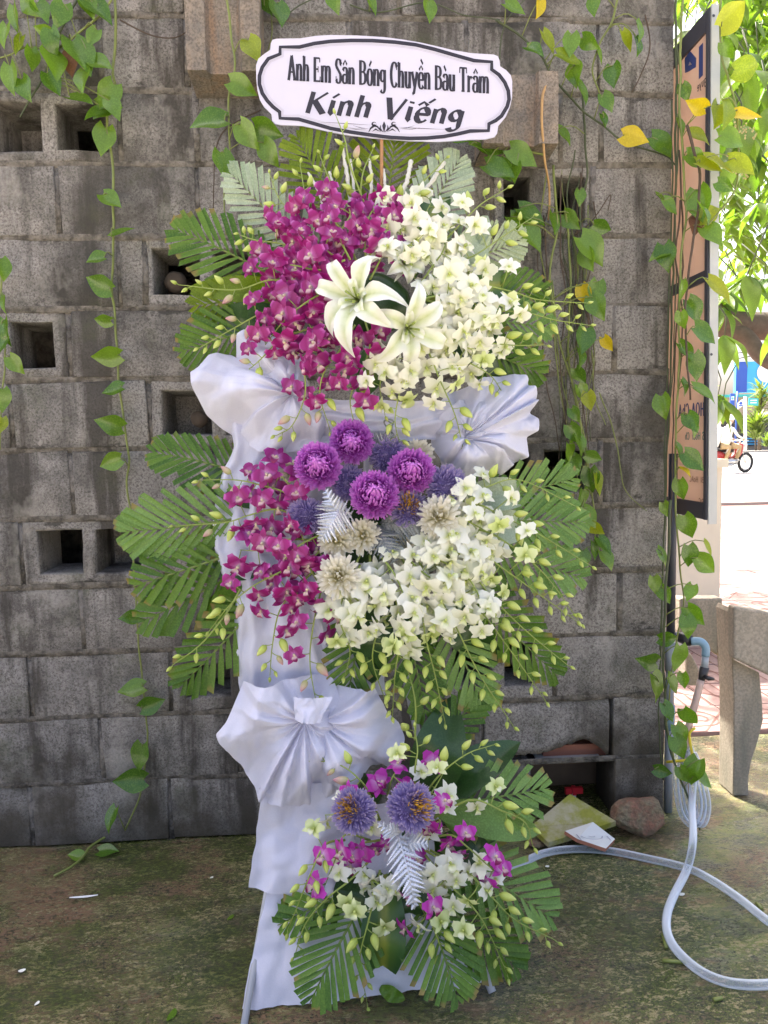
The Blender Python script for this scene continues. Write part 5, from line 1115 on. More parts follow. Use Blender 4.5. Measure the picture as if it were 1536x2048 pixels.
drape('cloth', [(560, 1600), (545, 1720), (535, 1780), (508, 1900), (485, 2012)], [(860, 1600), (870, 1720), (880, 1790), (915, 1870), (970, 1965)], (-.02, .07), 1.5, .014, None, f, 50, 70, 8)

# ---- palm fronds
LP = {}
def frond(b, t, hw, label, mat='palm', off=(-.02, .0), bend=.0, n=13, lift=.04, asym=1.0, a0=60, a1=26, twist=.25, gap=.66):
    """b -> t photograph points of the midrib, hw half width in photograph pixels; leaflets cut to an oval"""
    B, T = W(b[0], b[1], off[0]), W(t[0], t[1], off[1])
    if T.z < .02: T = T+(CAM-T).normalized()*.0; T.z = max(T.z, .02)
    ax = (T-B); Ln = ax.length; ax = ax.normalized(); nr = (CAM-(B+T)/2).normalized(); nr = (nr+rv(twist)).normalized()
    sd = ax.cross(nr).normalized(); nr = sd.cross(ax).normalized()
    hwm = hw/F*((B+T)/2-CAM).dot(fw)
    root = thing('palm_frond', B, label, 'palm frond', 'cut palm fronds fanned around the stand')
    def mid(s): return B+ax*(s*Ln)+nr*(lift*math.sin(math.pi*s*.9))+sd*(bend*math.sin(math.pi*s)*Ln)
    m = MB(); m.tube([mid(i/12) for i in range(13)], [.0042*(1-.75*i/12) for i in range(13)], 6); m.build('rachis', M['rachis'], root)
    seed = random.random()*50
    def inside(u, v):                     # the trimmed outline, u along 0..1.0, v across in half widths
        uu = (u-.46)/.56; return uu*uu+v*v < 1.0 or (u < .5 and abs(v) < .9 and u > .05)
    for side in (1, -1):
        for i in range(n):
            s = .03+.95*(i+.5*(side > 0)*.5)/n
            ang = RAD(a0+(a1-a0)*s+rnd(2.5)); o = mid(s); L = 0; hv = hwm*(asym if side > 0 else 1/asym)
            while L < 2.6*hwm:
                L += .006
                if not inside(s+L*math.cos(ang)/Ln, L*math.sin(ang)/hv): break
            L *= random.uniform(.93, 1.03)*(.72 if random.random() < .05 else 1)
            if L < .02: L = .02
            w = Ln/n*gap*.5*random.uniform(.85, 1.1)*(1.0 if s < .8 else .8)
            d = ax*math.cos(ang)+sd*side*math.sin(ang); cr = nr.cross(d).normalized(); droop = random.uniform(-.02, .05)*L*2.5; roll = rnd(.25)
            V = []; A = []
            cutk = random.uniform(-.5, .5)*w
            for k in range(6):
                q = k/5; ww = w*(.35+.65*min(1, q*2.2)) if k < 5 else w*.96
                for j in (-1, 0, 1):
                    V.append(o+d*(L*q+(cutk*j if k == 5 else 0))+cr*(ww*j)+nr*(abs(j)*ww*(.42+roll*j)-droop*q*q+.0015+.0004*i)); A.append(q)
            part('leaflet', V, [(k*3+j, k*3+j+1, k*3+j+4, k*3+j+3) for k in range(5) for j in range(2)], M[mat], root, True, A)
    return root
# top tier
frond((690, 430), (598, 272), 72, 'yellow green frond rising up left just below the name board', 'palm_y', (-.06, -.05))
frond((770, 430), (790, 268), 92, 'yellow green frond standing upright behind the bamboo stake', 'palm_y', (-.07, -.07), n=12)
frond((640, 520), (462, 345), 58, 'frond with painted sheen pointing up left at the top tier', 'palm_sheen', (-.04, -.05), n=15)
frond((800, 520), (918, 320), 62, 'frond with painted sheen pointing steeply up right under the board', 'palm_sheen', (-.06, -.06), n=15)
frond((860, 540), (1040, 470), 62, 'frond with painted sheen reaching right at the upper right of the top tier', 'palm_sheen', (-.05, -.06), n=15)
frond((560, 560), (346, 462), 72, 'dark green frond reaching out over the small wall cell', 'palm', (-.05, -.04), n=14)
frond((560, 590), (380, 610), 52, 'short green frond under the one over the wall cell', 'palm_y', (-.07, -.06), n=11)
frond((560, 640), (356, 705), 66, 'green frond drooping down left onto the left bow', 'palm', (-.06, -.05), n=14)
frond((900, 590), (1094, 575), 50, 'dark frond pointing right beside the hanging vines', 'palm', (-.06, -.06), n=14)
frond((900, 640), (1104, 660), 56, 'mid green frond pointing right below the dark one', 'palm_p', (-.06, -.06), n=14)
frond((890, 660), (1090, 745), 60, 'frond drooping over the right bow', 'palm', (-.05, -.05), n=14)
# middle tier
frond((520, 960), (300, 910), 60, 'green frond at the upper left of the middle tier', 'palm', (-.06, -.05), n=14)
frond((520, 1030), (238, 1062), 80, 'wide pale frond pointing level to the left of the middle tier', 'palm_p', (-.03, .0), n=15, a0=55)
frond((520, 1090), (268, 1172), 70, 'long leafleted frond just under the wide pale one', 'palm', (-.04, -.02), n=11, gap=.6)
frond((530, 1120), (276, 1250), 62, 'dark frond slanting down left of the cloth swag', 'palm', (-.06, -.04), n=12)
frond((540, 1180), (356, 1375), 66, 'frond hanging down left over the low wall cell', 'palm', (-.05, -.03), n=13)
frond((930, 1010), (1146, 950), 62, 'pale frond pointing up right below the right bow', 'palm_p', (-.05, -.05), n=14)
frond((920, 1040), (1168, 1045), 66, 'pale frond pointing level to the right of the middle tier', 'palm_p', (-.04, -.04), n=15)
frond((920, 1080), (1168, 1160), 66, 'green frond slanting down right of the middle tier', 'palm_p', (-.05, -.04), n=15)
frond((910, 1150), (1116, 1350), 62, 'frond behind the long green bud sprays at the lower right', 'palm', (-.06, -.05), n=15)
frond((870, 1190), (975, 1425), 62, 'frond hanging down right under the white orchids', 'palm_p', (-.05, -.04), n=13)
frond((790, 1200), (845, 1440), 58, 'dark frond hanging straight down under the middle tier', 'palm', (-.05, -.04), n=13)
frond((720, 1220), (690, 1400), 62, 'short dark frond between the purple and white orchids above the rosette', 'palm', (-.05, -.03), n=10)
frond((860, 1500), (965, 1385), 44, 'small frond poking up right from the lowest tier', 'palm', (-.05, -.05), n=9)
# bottom tier
frond((860, 1620), (1098, 1578), 70, 'pale frond reaching right above the mossy slab', 'palm_p', (-.02, .0), n=13)
frond((880, 1700), (1104, 1840), 80, 'wide frond with blunt leaflets at the lowest right', 'palm_p', (.0, .04), n=12, gap=.62)
frond((840, 1760), (1040, 1935), 76, 'green frond slanting down right over the skirt hem', 'palm', (.0, .05), n=13)
frond((840, 1790), (915, 2030), 80, 'large dark frond hanging over the skirt to the ground', 'palm', (.02, .13), n=14)
frond((740, 1780), (620, 2010), 82, 'large dark frond hanging down left over the skirt', 'palm', (.02, .13), n=14)
frond((720, 1770), (556, 1850), 50, 'short dark frond level over the white skirt', 'palm', (.0, .03), n=9)
# ---- broad leaves
def broad(b, t, hw, label, mat='dark_leaf', off=(-.05, -.04), curl=.05):
    B, T = W(b[0], b[1], off[0]), W(t[0], t[1], off[1]); ax = T-B; Ln = ax.length; ax.normalize(); nr = ((CAM-(B+T)/2).normalized()+rv(.25)).normalized(); sd = ax.cross(nr).normalized(); nr = sd.cross(ax)
    w = hw/F*((B+T)/2-CAM).dot(fw); rows = []; A = []; Cx = []
    for i in range(15):
        s = i/14; ww = w*max(.02, math.sin(math.pi*(s*.95+.05))**.7)
        rows.append([B+ax*(s*Ln)+sd*(ww*c)+nr*(.35*ww*abs(c)+curl*math.sin(math.pi*s)-.5*curl*s*s+.004*math.sin(s*14+c)) for c in (-1, -.66, -.33, 0, .33, .66, 1)]); A.append([s]*7); Cx += [abs(c) for c in (-1, -.66, -.33, 0, .33, .66, 1)]
    m = MB(); m.grid(rows, A); o = m.build('broad_leaf', M[mat])
    a = o.data.attributes.new('cross', 'FLOAT', 'POINT'); a.data.foreach_set('value', Cx)
    # sit the object's origin at the leaf base
    for v in o.data.vertices: v.co -= B
    o.location = B
    tag(o, label, 'leaf', 'broad leaves tucked behind the flowers'); return o
broad((820, 560), (895, 375), 34, 'striped broad leaf standing up behind the white orchids', 'striped', (-.03, -.03))
broad((850, 580), (985, 430), 38, 'grey green broad leaf leaning right behind the white orchids', 'palm_sheen', (-.035, -.03))
broad((850, 600), (1045, 562), 34, 'yellow streaked broad leaf pointing right at the top tier', 'striped', (-.035, -.03))
broad((620, 590), (372, 575), 26, 'long yellow green leaf pointing left below the wall cell', 'palm_y', (-.04, -.03))
broad((600, 650), (420, 640), 46, 'dark broad leaf behind the leftmost purple orchids', 'dark_leaf', (-.055, -.05))
broad((870, 650), (1040, 745), 40, 'dark broad leaf above the right bow', 'dark_leaf', (-.04, -.035))
broad((740, 700), (722, 800), 30, 'striped leaf hanging at the bottom middle of the top tier', 'striped', (.0, .01))
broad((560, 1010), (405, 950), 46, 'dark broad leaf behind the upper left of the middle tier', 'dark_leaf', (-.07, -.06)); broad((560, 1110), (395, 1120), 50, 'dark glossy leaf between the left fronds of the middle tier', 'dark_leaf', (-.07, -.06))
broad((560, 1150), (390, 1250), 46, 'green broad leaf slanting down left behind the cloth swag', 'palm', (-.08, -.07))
broad((900, 1010), (1075, 985), 34, 'pale broad leaf under the right bow', 'palm_sheen', (-.03, -.03)); broad((900, 1060), (1080, 1050), 36, 'grey broad leaf pointing right among the pale fronds', 'palm_sheen', (-.03, -.03))
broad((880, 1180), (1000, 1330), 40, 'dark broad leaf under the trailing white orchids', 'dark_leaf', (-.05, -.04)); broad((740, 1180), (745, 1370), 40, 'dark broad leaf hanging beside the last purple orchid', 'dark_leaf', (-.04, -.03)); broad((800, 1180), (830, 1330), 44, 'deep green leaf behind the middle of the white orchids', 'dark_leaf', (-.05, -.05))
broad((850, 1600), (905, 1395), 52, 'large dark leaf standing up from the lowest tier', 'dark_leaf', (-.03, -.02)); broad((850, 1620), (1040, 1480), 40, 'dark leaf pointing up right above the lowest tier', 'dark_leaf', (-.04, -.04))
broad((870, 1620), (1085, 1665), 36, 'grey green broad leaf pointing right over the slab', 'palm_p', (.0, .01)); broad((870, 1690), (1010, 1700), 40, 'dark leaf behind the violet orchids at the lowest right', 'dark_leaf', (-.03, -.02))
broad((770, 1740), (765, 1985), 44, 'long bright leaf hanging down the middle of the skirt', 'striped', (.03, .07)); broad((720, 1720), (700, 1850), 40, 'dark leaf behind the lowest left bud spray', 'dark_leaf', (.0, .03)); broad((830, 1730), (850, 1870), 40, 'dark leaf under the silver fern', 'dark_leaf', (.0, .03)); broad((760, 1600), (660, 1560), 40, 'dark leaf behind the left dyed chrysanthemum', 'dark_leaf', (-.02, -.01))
broad((760, 1975), (810, 2000), 14, 'green leaf tip lying under the skirt hem', 'palm', (.08, .10), .01)
broad((600, 1800), (548, 1815), 12, 'small yellow green leaf tip at the left of the lowest tier', 'palm_y', (.02, .03), .01)

# ---- orchids
def tepal(m, ang, L, Wd, cup, rec, ptip, z0=0.0, n=5, tipw=.06):
    r = Vector((math.cos(ang), math.sin(ang), 0)); t = Vector((-r.y, r.x, 0)); rows = []; A = []
    for i in range(n+1):
        s = i/n; w = Wd*(math.sin(math.pi*min(1, .06+.94*s)**ptip)**.75 if i < n else tipw)
        rows.append([r*(L*s)+t*(w*c)+Vector((0, 0, z0+cup*math.sin(s*2.2)*.5-rec*s*s-.10*Wd*(c*c)*(1 if c else 0)+.12*w*abs(c))) for c in (-1, -.5, 0, .5, 1)]); A.append([s]*5)
    m.grid(rows, A)
def blossom_mesh(mat, seed, cup):
    random.seed(900+seed); m = MB()
    tepal(m, RAD(90+rnd(5)), 1.0, .22, cup, .12+rnd(.08), .85, -.03)
    for a in (212, 328): tepal(m, RAD(a+rnd(6)), .98, .25, cup*.8, .15+rnd(.1), .80, -.02)
    for a in (22, 158): tepal(m, RAD(a+rnd(7)), .98, .42, cup, .10+rnd(.1), 1.0, .02, 6, .45)
    return m.mesh('blossom', mat)
def lip_mesh(mat):
    m = MB(); rows = []; A = []
    for i in range(7):
        s = i/6; w = (.16+.10*math.sin(s*math.pi*1.1)) if i < 6 else .05; c0 = Vector((0, -.10-.52*s, .20+.32*math.sin(s*2.1)-.22*s*s))
        rows.append([c0+Vector((w*c, .04*abs(c), (.20*(1-s)*abs(c)**1.5)+.02*math.sin(6*c))) for c in (-1, -.5, 0, .5, 1)]); A.append([.1+.9*s]*5)
    m.grid(rows, A); V, Fc = MBsphere((0, .02, .2), .10, 5, 7, (1, 1.2, 1.3)); m.add(V, Fc, [.12]*len(V)); return m.mesh('lip', mat)
OB = {k: [blossom_mesh(M[mk], i, c) for i, c in enumerate((.10, .28, .5, .85))] for k, mk in (('p', 'orchid_p'), ('v', 'orchid_v'), ('w', 'orchid_w'), ('g', 'orchid_g'))}
LPM = {'p': lip_mesh(M['lip_p']), 'v': lip_mesh(M['lip_p']), 'w': lip_mesh(M['lip_w']), 'g': lip_mesh(M['lip_w'])}
def bud_mesh(mat, seed):
    m = MB(); rows = []; A = []
    for i in range(8):
        s = i/7; r = .24*math.sin(math.pi*(.08+.88*s)**.8)**.9 if 0 < i < 7 else .02
        rows.append([Vector((r*math.cos(a)*(1+.1*math.cos(2*a)), s-.02+.0*a, r*math.sin(a)*.85+(.14*(s-.3)**2 if seed else 0)+(-.12*max(0, .3-s)))) for a in [q*2*math.pi/8 for q in range(8)]]); A.append([s]*8)
    m.grid(rows, A, 0, True); V, Fc = MBsphere((0, .10, -.14), .11, 4, 6, (1, 1.3, 1)); m.add(V, Fc, [.1]*len(V)); return m.mesh('bud', mat)
BD = {'g': [bud_mesh(M['bud'], s) for s in (0, 1)], 'r': [bud_mesh(M['bud_r'], s) for s in (0, 1)]}
random.seed(77)
def spray(kind, pts, nf, nb, label, off=(.05, .08), t0=.12, t1=None, arch=.03, cen=None, sc=.0345, spread=.027, group=None):
    nf = round(nf*.84)
    t1 = t1 if t1 is not None else (.98 if nb == 0 else .90*nf/(nf+nb*.50) if nf else 0.05)
    n = len(pts); P = [W(x, y, off[0]+(off[1]-off[0])*i/(n-1)+arch*math.sin(math.pi*i/(n-1))) for i, (x, y) in enumerate(pts)]
    P = [p if p.z > .012 else Vector((p.x, p.y, .012)) for p in P]
    Q = spline(P, 26); nm = {'p': 'purple', 'v': 'purple', 'w': 'white', 'g': 'white'}[kind]
    root = thing(nm+'_orchid_spray', P[0], label, 'orchid spray', group or ('purple orchid sprays of the stand' if nm == 'purple' else 'white orchid sprays of the stand'))
    m = MB(); m.tube(Q, [.0028*(1-.65*i/25) for i in range(26)], 5)
    def at(t): k = min(24, int(t*25)); return Q[k].lerp(Q[k+1], t*25-k), (Q[k+1]-Q[k]).normalized()
    for i in range(nf):
        t = t0+(t1-t0)*(i/max(1, nf-1)); o, d = at(min(t, .999)); side = d.cross(TOW).normalized()*(1 if i % 2 else -1)
        c = o+side*(spread*random.uniform(.5, 1.5))+TOW*random.uniform(-.022, .034)+rv(.010)
        m.tube([o, (o+c)/2+TOW*.004, c-TOW*.004], .0013, 4)
        cd_ = (CAM-c).normalized(); nr = (cd_+side*.45+d*.35+rv(.42)).normalized(); u = Vector((0, 0, 1))+rv(.55)
        nr = (nr+(Vector((0, 0, -.5))+side*.5)*(random.random() < .3)).normalized(); late = t > t1*.8 and nb > 0; k = 'g' if (kind in 'wg' and late and random.random() < .5) else kind
        me = random.choice(OB[k][2:] if late else OB[k][:3]); Mx = look(nr, u, c-root.location, sc*random.uniform(.84, 1.1)*(.85 if late else 1))
        b = link('blossom', me, root, Mx); link('lip', LPM[k], b)
    for i in range(nb):
        t = t1+.05+(1-t1-.05)*(i/max(1, nb-1)) if nf else .12+.88*i/max(1, nb-1); o, d = at(min(t, .999)); side = d.cross(TOW).normalized()*(1 if i % 2 else -1)
        fall = 1-(i/max(1, nb-1) if nb > 1 else .3); L = (.0145+.0185*fall)*random.uniform(.85, 1.15)
        if i == nb-1: side = side*.1
        c = o+side*(.006+.010*fall)+d*.006+TOW*.004+rv(.002); m.tube([o, (o+c)/2-Vector((0, 0, .001)), c], .0011, 4)
        dr = (d*.8+side*.55+Vector((0, 0, -.15))+TOW*.25+rv(.25)).normalized(); nz = (TOW-dr*dr.dot(TOW)).normalized(); x = dr.cross(nz)
        me = random.choice(BD['r' if kind in 'pv' and fall > .45 and random.random() < .45 else 'g']); s_ = L
        link('bud', me, root, frame(x*s_, dr*s_, nz*s_, c-root.location))
    m.build('stem', M['orchid_stem'], root); return root
T_, Wt = 'p', 'w'
# purple, top tier
spray('p', [(720, 560), (650, 500), (600, 440), (560, 400), (540, 350)], 8, 5, 'purple orchid spray climbing up left with buds beside the frond with painted sheen', (.07, .03))
spray('p', [(720, 540), (690, 470), (650, 420), (615, 400), (600, 330)], 8, 4, 'purple orchid spray rising to the left of the white twigs', (.09, .03))
spray('p', [(735, 550), (730, 480), (740, 430), (765, 400)], 9, 0, 'purple orchid spray in the middle top below the bamboo stake', (.10, .05))
spray('p', [(740, 560), (770, 500), (785, 460), (770, 420)], 8, 0, 'purple orchid spray at the border with the white orchids', (.08, .05))
spray('p', [(700, 560), (620, 520), (570, 490), (510, 480), (480, 470)], 8, 5, 'purple orchid spray reaching left with pale buds over the dark frond', (.09, .03))
spray('p', [(690, 590), (610, 570), (540, 560), (470, 580), (360, 570)], 9, 8, 'purple orchid spray whose bud tip reaches the small wall cell', (.10, .04))
spray('p', [(680, 610), (600, 620), (540, 620), (470, 655), (400, 695)], 9, 8, 'purple orchid spray drooping left over the shoulder bow', (.10, .04))
spray('p', [(690, 640), (610, 660), (560, 680), (520, 720), (490, 745)], 9, 4, 'purple orchid spray lying on the left bow', (.10, .06))
spray('p', [(690, 650), (640, 690), (610, 720), (610, 790), (585, 850), (555, 870)], 8, 6, 'purple orchid spray hanging over the bow to the cloth band', (.10, .07))
spray('p', [(710, 650), (680, 700), (650, 740), (640, 790), (660, 860)], 9, 4, 'purple orchid spray hanging down above the pink chrysanthemum', (.11, .08))
spray('p', [(730, 640), (740, 690), (720, 750), (700, 800), (715, 870)], 8, 3, 'purple orchid spray hanging in the middle below the lilies', (.10, .08))
spray('p', [(680, 520), (620, 480), (580, 450)], 8, 0, 'purple orchid spray filling the upper left of the top tier', (.10, .06)); spray('p', [(680, 570), (620, 600), (570, 640), (530, 690)], 9, 0, 'purple orchid spray filling the left of the lilies', (.13, .09))
spray('p', [(700, 520), (680, 470), (700, 430), (690, 400)], 8, 0, 'purple orchid spray crowded around the foot of the twigs', (.12, .06)); spray('p', [(690, 520), (640, 540), (580, 530), (520, 540)], 9, 0, 'purple orchid spray level to the left above the lily tips', (.13, .07)); spray('p', [(740, 510), (760, 460), (740, 400)], 7, 0, 'purple orchid spray with frilled blooms right of the twigs', (.11, .05))
spray('p', [(730, 260 + 150), (700, 330), (690, 280), (672, 232)], 0, 5, 'single green bud shoot crossing in front of the name board', (.04, .06), group='loose bud shoots')
spray('w', [(790, 430), (830, 380), (870, 340), (890, 318)], 0, 6, 'upright shoot of green buds under the right of the board', (.0, .0), group='loose bud shoots')
spray('p', [(690, 420), (655, 350), (640, 310)], 0, 5, 'upright shoot of green buds left of the white twigs', (.0, .0), group='loose bud shoots')
spray('w', [(720, 420), (725, 350), (745, 300)], 0, 5, 'upright shoot of green buds beside the bamboo stake', (.01, .01), group='loose bud shoots')
# white, top tier
spray('w', [(790, 540), (800, 480), (800, 430), (790, 400)], 8, 0, 'white orchid spray upright next to the purple border', (.08, .04)); spray('w', [(800, 540), (830, 470), (850, 430), (865, 400)], 8, 0, 'white orchid spray leaning up right at the striped leaf', (.09, .04))
spray('w', [(820, 560), (870, 500), (910, 460), (960, 410), (1012, 378)], 8, 6, 'white orchid spray reaching up right with buds over the frond with painted sheen', (.09, .03))
spray('w', [(840, 570), (900, 530), (950, 510), (1010, 470), (1065, 435)], 8, 7, 'white orchid spray pointing right toward the wall cells', (.09, .03))
spray('w', [(850, 590), (920, 560), (970, 570), (1030, 585), (1080, 600), (1172, 606)], 9, 9, 'white orchid spray whose long bud tip touches the vines', (.10, .04)); spray('w', [(850, 610), (920, 610), (970, 620), (1050, 625), (1110, 640), (1175, 650)], 9, 9, 'white orchid spray level right just under the longest one', (.11, .05))
spray('w', [(850, 630), (910, 650), (960, 680), (1020, 690), (1090, 690)], 9, 6, 'white orchid spray drooping right over the dark frond', (.11, .06)); spray('w', [(850, 640), (890, 690), (930, 720), (980, 750), (1005, 785)], 9, 5, 'white orchid spray drooping over the top of the right bow', (.11, .07))
spray('w', [(830, 650), (860, 710), (880, 760), (910, 830), (925, 890)], 9, 6, 'white orchid spray hanging down beside the right bow', (.11, .08)); spray('w', [(810, 660), (810, 730), (800, 780), (790, 840), (800, 890)], 9, 6, 'white orchid spray hanging straight down over the cloth band', (.11, .08)); spray('w', [(800, 660), (775, 720), (760, 770), (770, 830)], 7, 4, 'white orchid spray hanging at the purple border of the top tier', (.11, .08))
spray('w', [(830, 580), (860, 540), (890, 490), (870, 450)], 8, 0, 'white orchid spray in front of the grey green leaf', (.10, .06)); spray('w', [(840, 600), (890, 590), (940, 600), (990, 650)], 9, 0, 'white orchid spray full of open blooms right of the lilies', (.13, .08)); spray('w', [(830, 630), (870, 660), (920, 690), (960, 730)], 9, 0, 'white orchid spray full of blooms below the right lily', (.13, .08)); spray('w', [(800, 520), (820, 490), (850, 520), (890, 540)], 8, 0, 'white orchid spray right above the lilies', (.12, .08)); spray('w', [(830, 590), (900, 620), (950, 650), (1000, 720)], 8, 0, 'white orchid spray at the outer right edge of the blooms', (.12, .07))
# purple, middle tier
spray('p', [(640, 1040), (580, 990), (520, 970), (470, 960), (400, 960)], 7, 5, 'purple orchid spray pointing left at the top of the middle tier', (.07, .03)); spray('p', [(640, 1060), (560, 1020), (500, 1030), (450, 1045), (350, 1052)], 8, 6, 'purple orchid spray pointing left over the wide pale frond', (.08, .03))
spray('p', [(640, 1080), (570, 1080), (520, 1100), (480, 1100)], 8, 0, 'purple orchid spray lying on the white swag', (.09, .05)); spray('p', [(640, 1110), (570, 1140), (510, 1170), (460, 1210), (420, 1260)], 7, 6, 'purple orchid spray drooping down left over the swag edge', (.09, .05)); spray('p', [(650, 1120), (600, 1170), (560, 1220), (545, 1290), (540, 1350)], 8, 6, 'purple orchid spray hanging down the white swag with two bud rows', (.09, .06))
spray('p', [(660, 1120), (640, 1190), (625, 1260), (620, 1330), (635, 1420)], 7, 4, 'purple orchid spray hanging lowest beside the dark broad leaf', (.09, .06)); spray('p', [(640, 1070), (600, 1090), (570, 1120), (550, 1190)], 8, 0, 'purple orchid spray close under the silver fern', (.11, .07)); spray('p', [(620, 1030), (570, 960), (545, 950)], 5, 0, 'purple orchid spray below the leftmost pink chrysanthemum', (.06, .04)); spray('p', [(650, 1090), (620, 1130), (640, 1180), (600, 1200)], 7, 0, 'purple orchid spray beside the loose white chrysanthemum', (.10, .07))
spray('p', [(480, 1180), (450, 1230), (400, 1290), (345, 1330)], 0, 7, 'green bud shoot slanting over the lower left frond', (.04, .03), group='loose bud shoots')
# white, middle tier
for a in [([(880, 1020), (930, 990), (970, 975), (1040, 960), (1150, 1012)], 6, 8, 'white orchid spray arching right below the right bow'), ([(880, 1040), (950, 1010), (1000, 1030), (1080, 1070), (1180, 1130)], 7, 9, 'white orchid spray across the pale right frond'),
          ([(870, 1060), (960, 1060), (1020, 1090), (1090, 1150), (1160, 1245)], 8, 10, 'white orchid spray with a bright row of buds down right'), ([(860, 1080), (950, 1100), (1010, 1140), (1080, 1190), (1150, 1240)], 8, 10, 'white orchid spray running parallel to the bright bud row'),
          ([(850, 1090), (930, 1130), (980, 1190), (1050, 1260), (1135, 1330)], 8, 10, 'white orchid spray trailing to the lower right edge'), ([(850, 1100), (900, 1160), (960, 1220), (1020, 1300), (1090, 1400)], 9, 10, 'white orchid spray trailing over the dark lower right frond'),
          ([(830, 1110), (870, 1180), (910, 1250), (960, 1350), (1025, 1450)], 9, 11, 'white orchid spray with the longest tail toward the broken block'), ([(800, 1110), (840, 1190), (850, 1270), (870, 1350), (890, 1445)], 9, 9, 'white orchid spray hanging down beside the paler fronds'),
          ([(770, 1110), (790, 1190), (800, 1270), (790, 1350), (785, 1430)], 9, 9, 'white orchid spray hanging straight over the dark frond'), ([(740, 1110), (740, 1180), (755, 1250), (745, 1320), (770, 1400)], 8, 6, 'white orchid spray left of the straight hanging one'), ([(720, 1110), (690, 1180), (680, 1240), (700, 1300), (690, 1350)], 8, 4, 'white orchid spray next to the purple orchids of the middle tier'),
          ([(830, 1090), (880, 1090), (940, 1120), (980, 1150)], 9, 0, 'white orchid spray of open blooms below the white chrysanthemum'), ([(800, 1100), (840, 1140), (890, 1180), (930, 1240)], 9, 0, 'white orchid spray of open blooms in the heart of the middle tier'), ([(760, 1110), (790, 1150), (820, 1220), (850, 1290)], 9, 0, 'white orchid spray of open blooms above the hanging tails'), ([(860, 1050), (900, 1030), (950, 1050), (1000, 1080)], 9, 0, 'white orchid spray of open blooms at the right shoulder of the middle tier'), ([(720, 1130), (700, 1180), (730, 1220), (720, 1270)], 7, 0, 'white orchid spray of open blooms under the loose white chrysanthemum'), ([(860, 1110), (930, 1150), (960, 1200), (950, 1230)], 8, 0, 'white orchid spray of open blooms near the dark leaf')]:
    spray('w', a[0], a[1], a[2], a[3], (.10, .05) if a[2] else (.12, .08), arch=.05)
# bottom tier
for a in [('v', [(760, 1640), (740, 1590), (720, 1560), (680, 1530), (625, 1520)], 4, 5, 'violet orchid spray arching up left onto the rosette bow'), ('v', [(775, 1590), (785, 1555), (800, 1535)], 3, 0, 'violet orchid spray between the two dyed chrysanthemums'), ('v', [(820, 1640), (860, 1590), (890, 1540)], 4, 0, 'violet orchid spray behind the right dyed chrysanthemum'),
          ('v', [(740, 1680), (690, 1670), (670, 1720), (650, 1770)], 7, 0, 'violet orchid spray on the left of the lowest tier over the cloth tail'), ('v', [(850, 1680), (900, 1670), (930, 1690), (975, 1730), (1000, 1750)], 8, 0, 'violet orchid spray at the right of the lowest tier'), ('v', [(800, 1720), (830, 1790), (850, 1830)], 5, 0, 'violet orchid spray below the silver fern tip'), ('v', [(760, 1680), (720, 1690), (740, 1720)], 4, 0, 'violet orchid spray left of the silver fern'), ('v', [(850, 1660), (880, 1640), (870, 1680)], 4, 0, 'violet orchid spray right under the right dyed chrysanthemum'),
          ('w', [(840, 1620), (870, 1560), (930, 1510), (985, 1490)], 4, 7, 'white orchid spray rising right above the lowest tier'), ('w', [(830, 1600), (830, 1540), (835, 1500), (830, 1460)], 4, 4, 'white orchid spray standing up toward the middle tier'), ('w', [(860, 1640), (940, 1600), (1000, 1620), (1050, 1645), (1065, 1690)], 4, 7, 'white orchid spray arching over the mossy slab'), ('w', [(860, 1700), (930, 1740), (980, 1790), (1030, 1840), (1110, 1880)], 6, 9, 'white orchid spray running down the lowest right frond'),
          ('w', [(850, 1710), (900, 1770), (950, 1820), (980, 1870), (1015, 1950)], 7, 8, 'white orchid spray hanging over the right of the skirt'), ('w', [(760, 1740), (750, 1790), (735, 1850), (720, 1920), (735, 2030)], 6, 9, 'white orchid spray hanging down the middle of the skirt'), ('w', [(740, 1720), (700, 1760), (650, 1800), (610, 1850), (590, 1910)], 3, 8, 'bud laden white orchid spray hanging over the left skirt'), ('w', [(690, 1680), (650, 1690), (620, 1750), (600, 1800), (575, 1860)], 2, 9, 'white orchid spray of mostly buds outlining the cloth tail'), ('w', [(820, 1760), (860, 1840), (880, 1890), (905, 1950)], 3, 7, 'white orchid spray of mostly buds beside the large dark frond'), ('w', [(760, 1640), (690, 1630), (650, 1630)], 4, 0, 'white orchid spray left of the left dyed chrysanthemum'), ('w', [(850, 1700), (880, 1720), (920, 1760)], 5, 0, 'white orchid spray among the violet orchids'), ('w', [(730, 1750), (760, 1770), (780, 1790)], 4, 0, 'white orchid spray under the silver fern left side')]:
    spray(a[0], a[1], a[2], a[3], a[4], (.08, .09), arch=.04, sc=.031)
spray('w', [(830, 1480), (830, 1400), (810, 1320)], 0, 4, 'bud shoot between the middle and lowest tiers', (.03, .03), group='loose bud shoots')

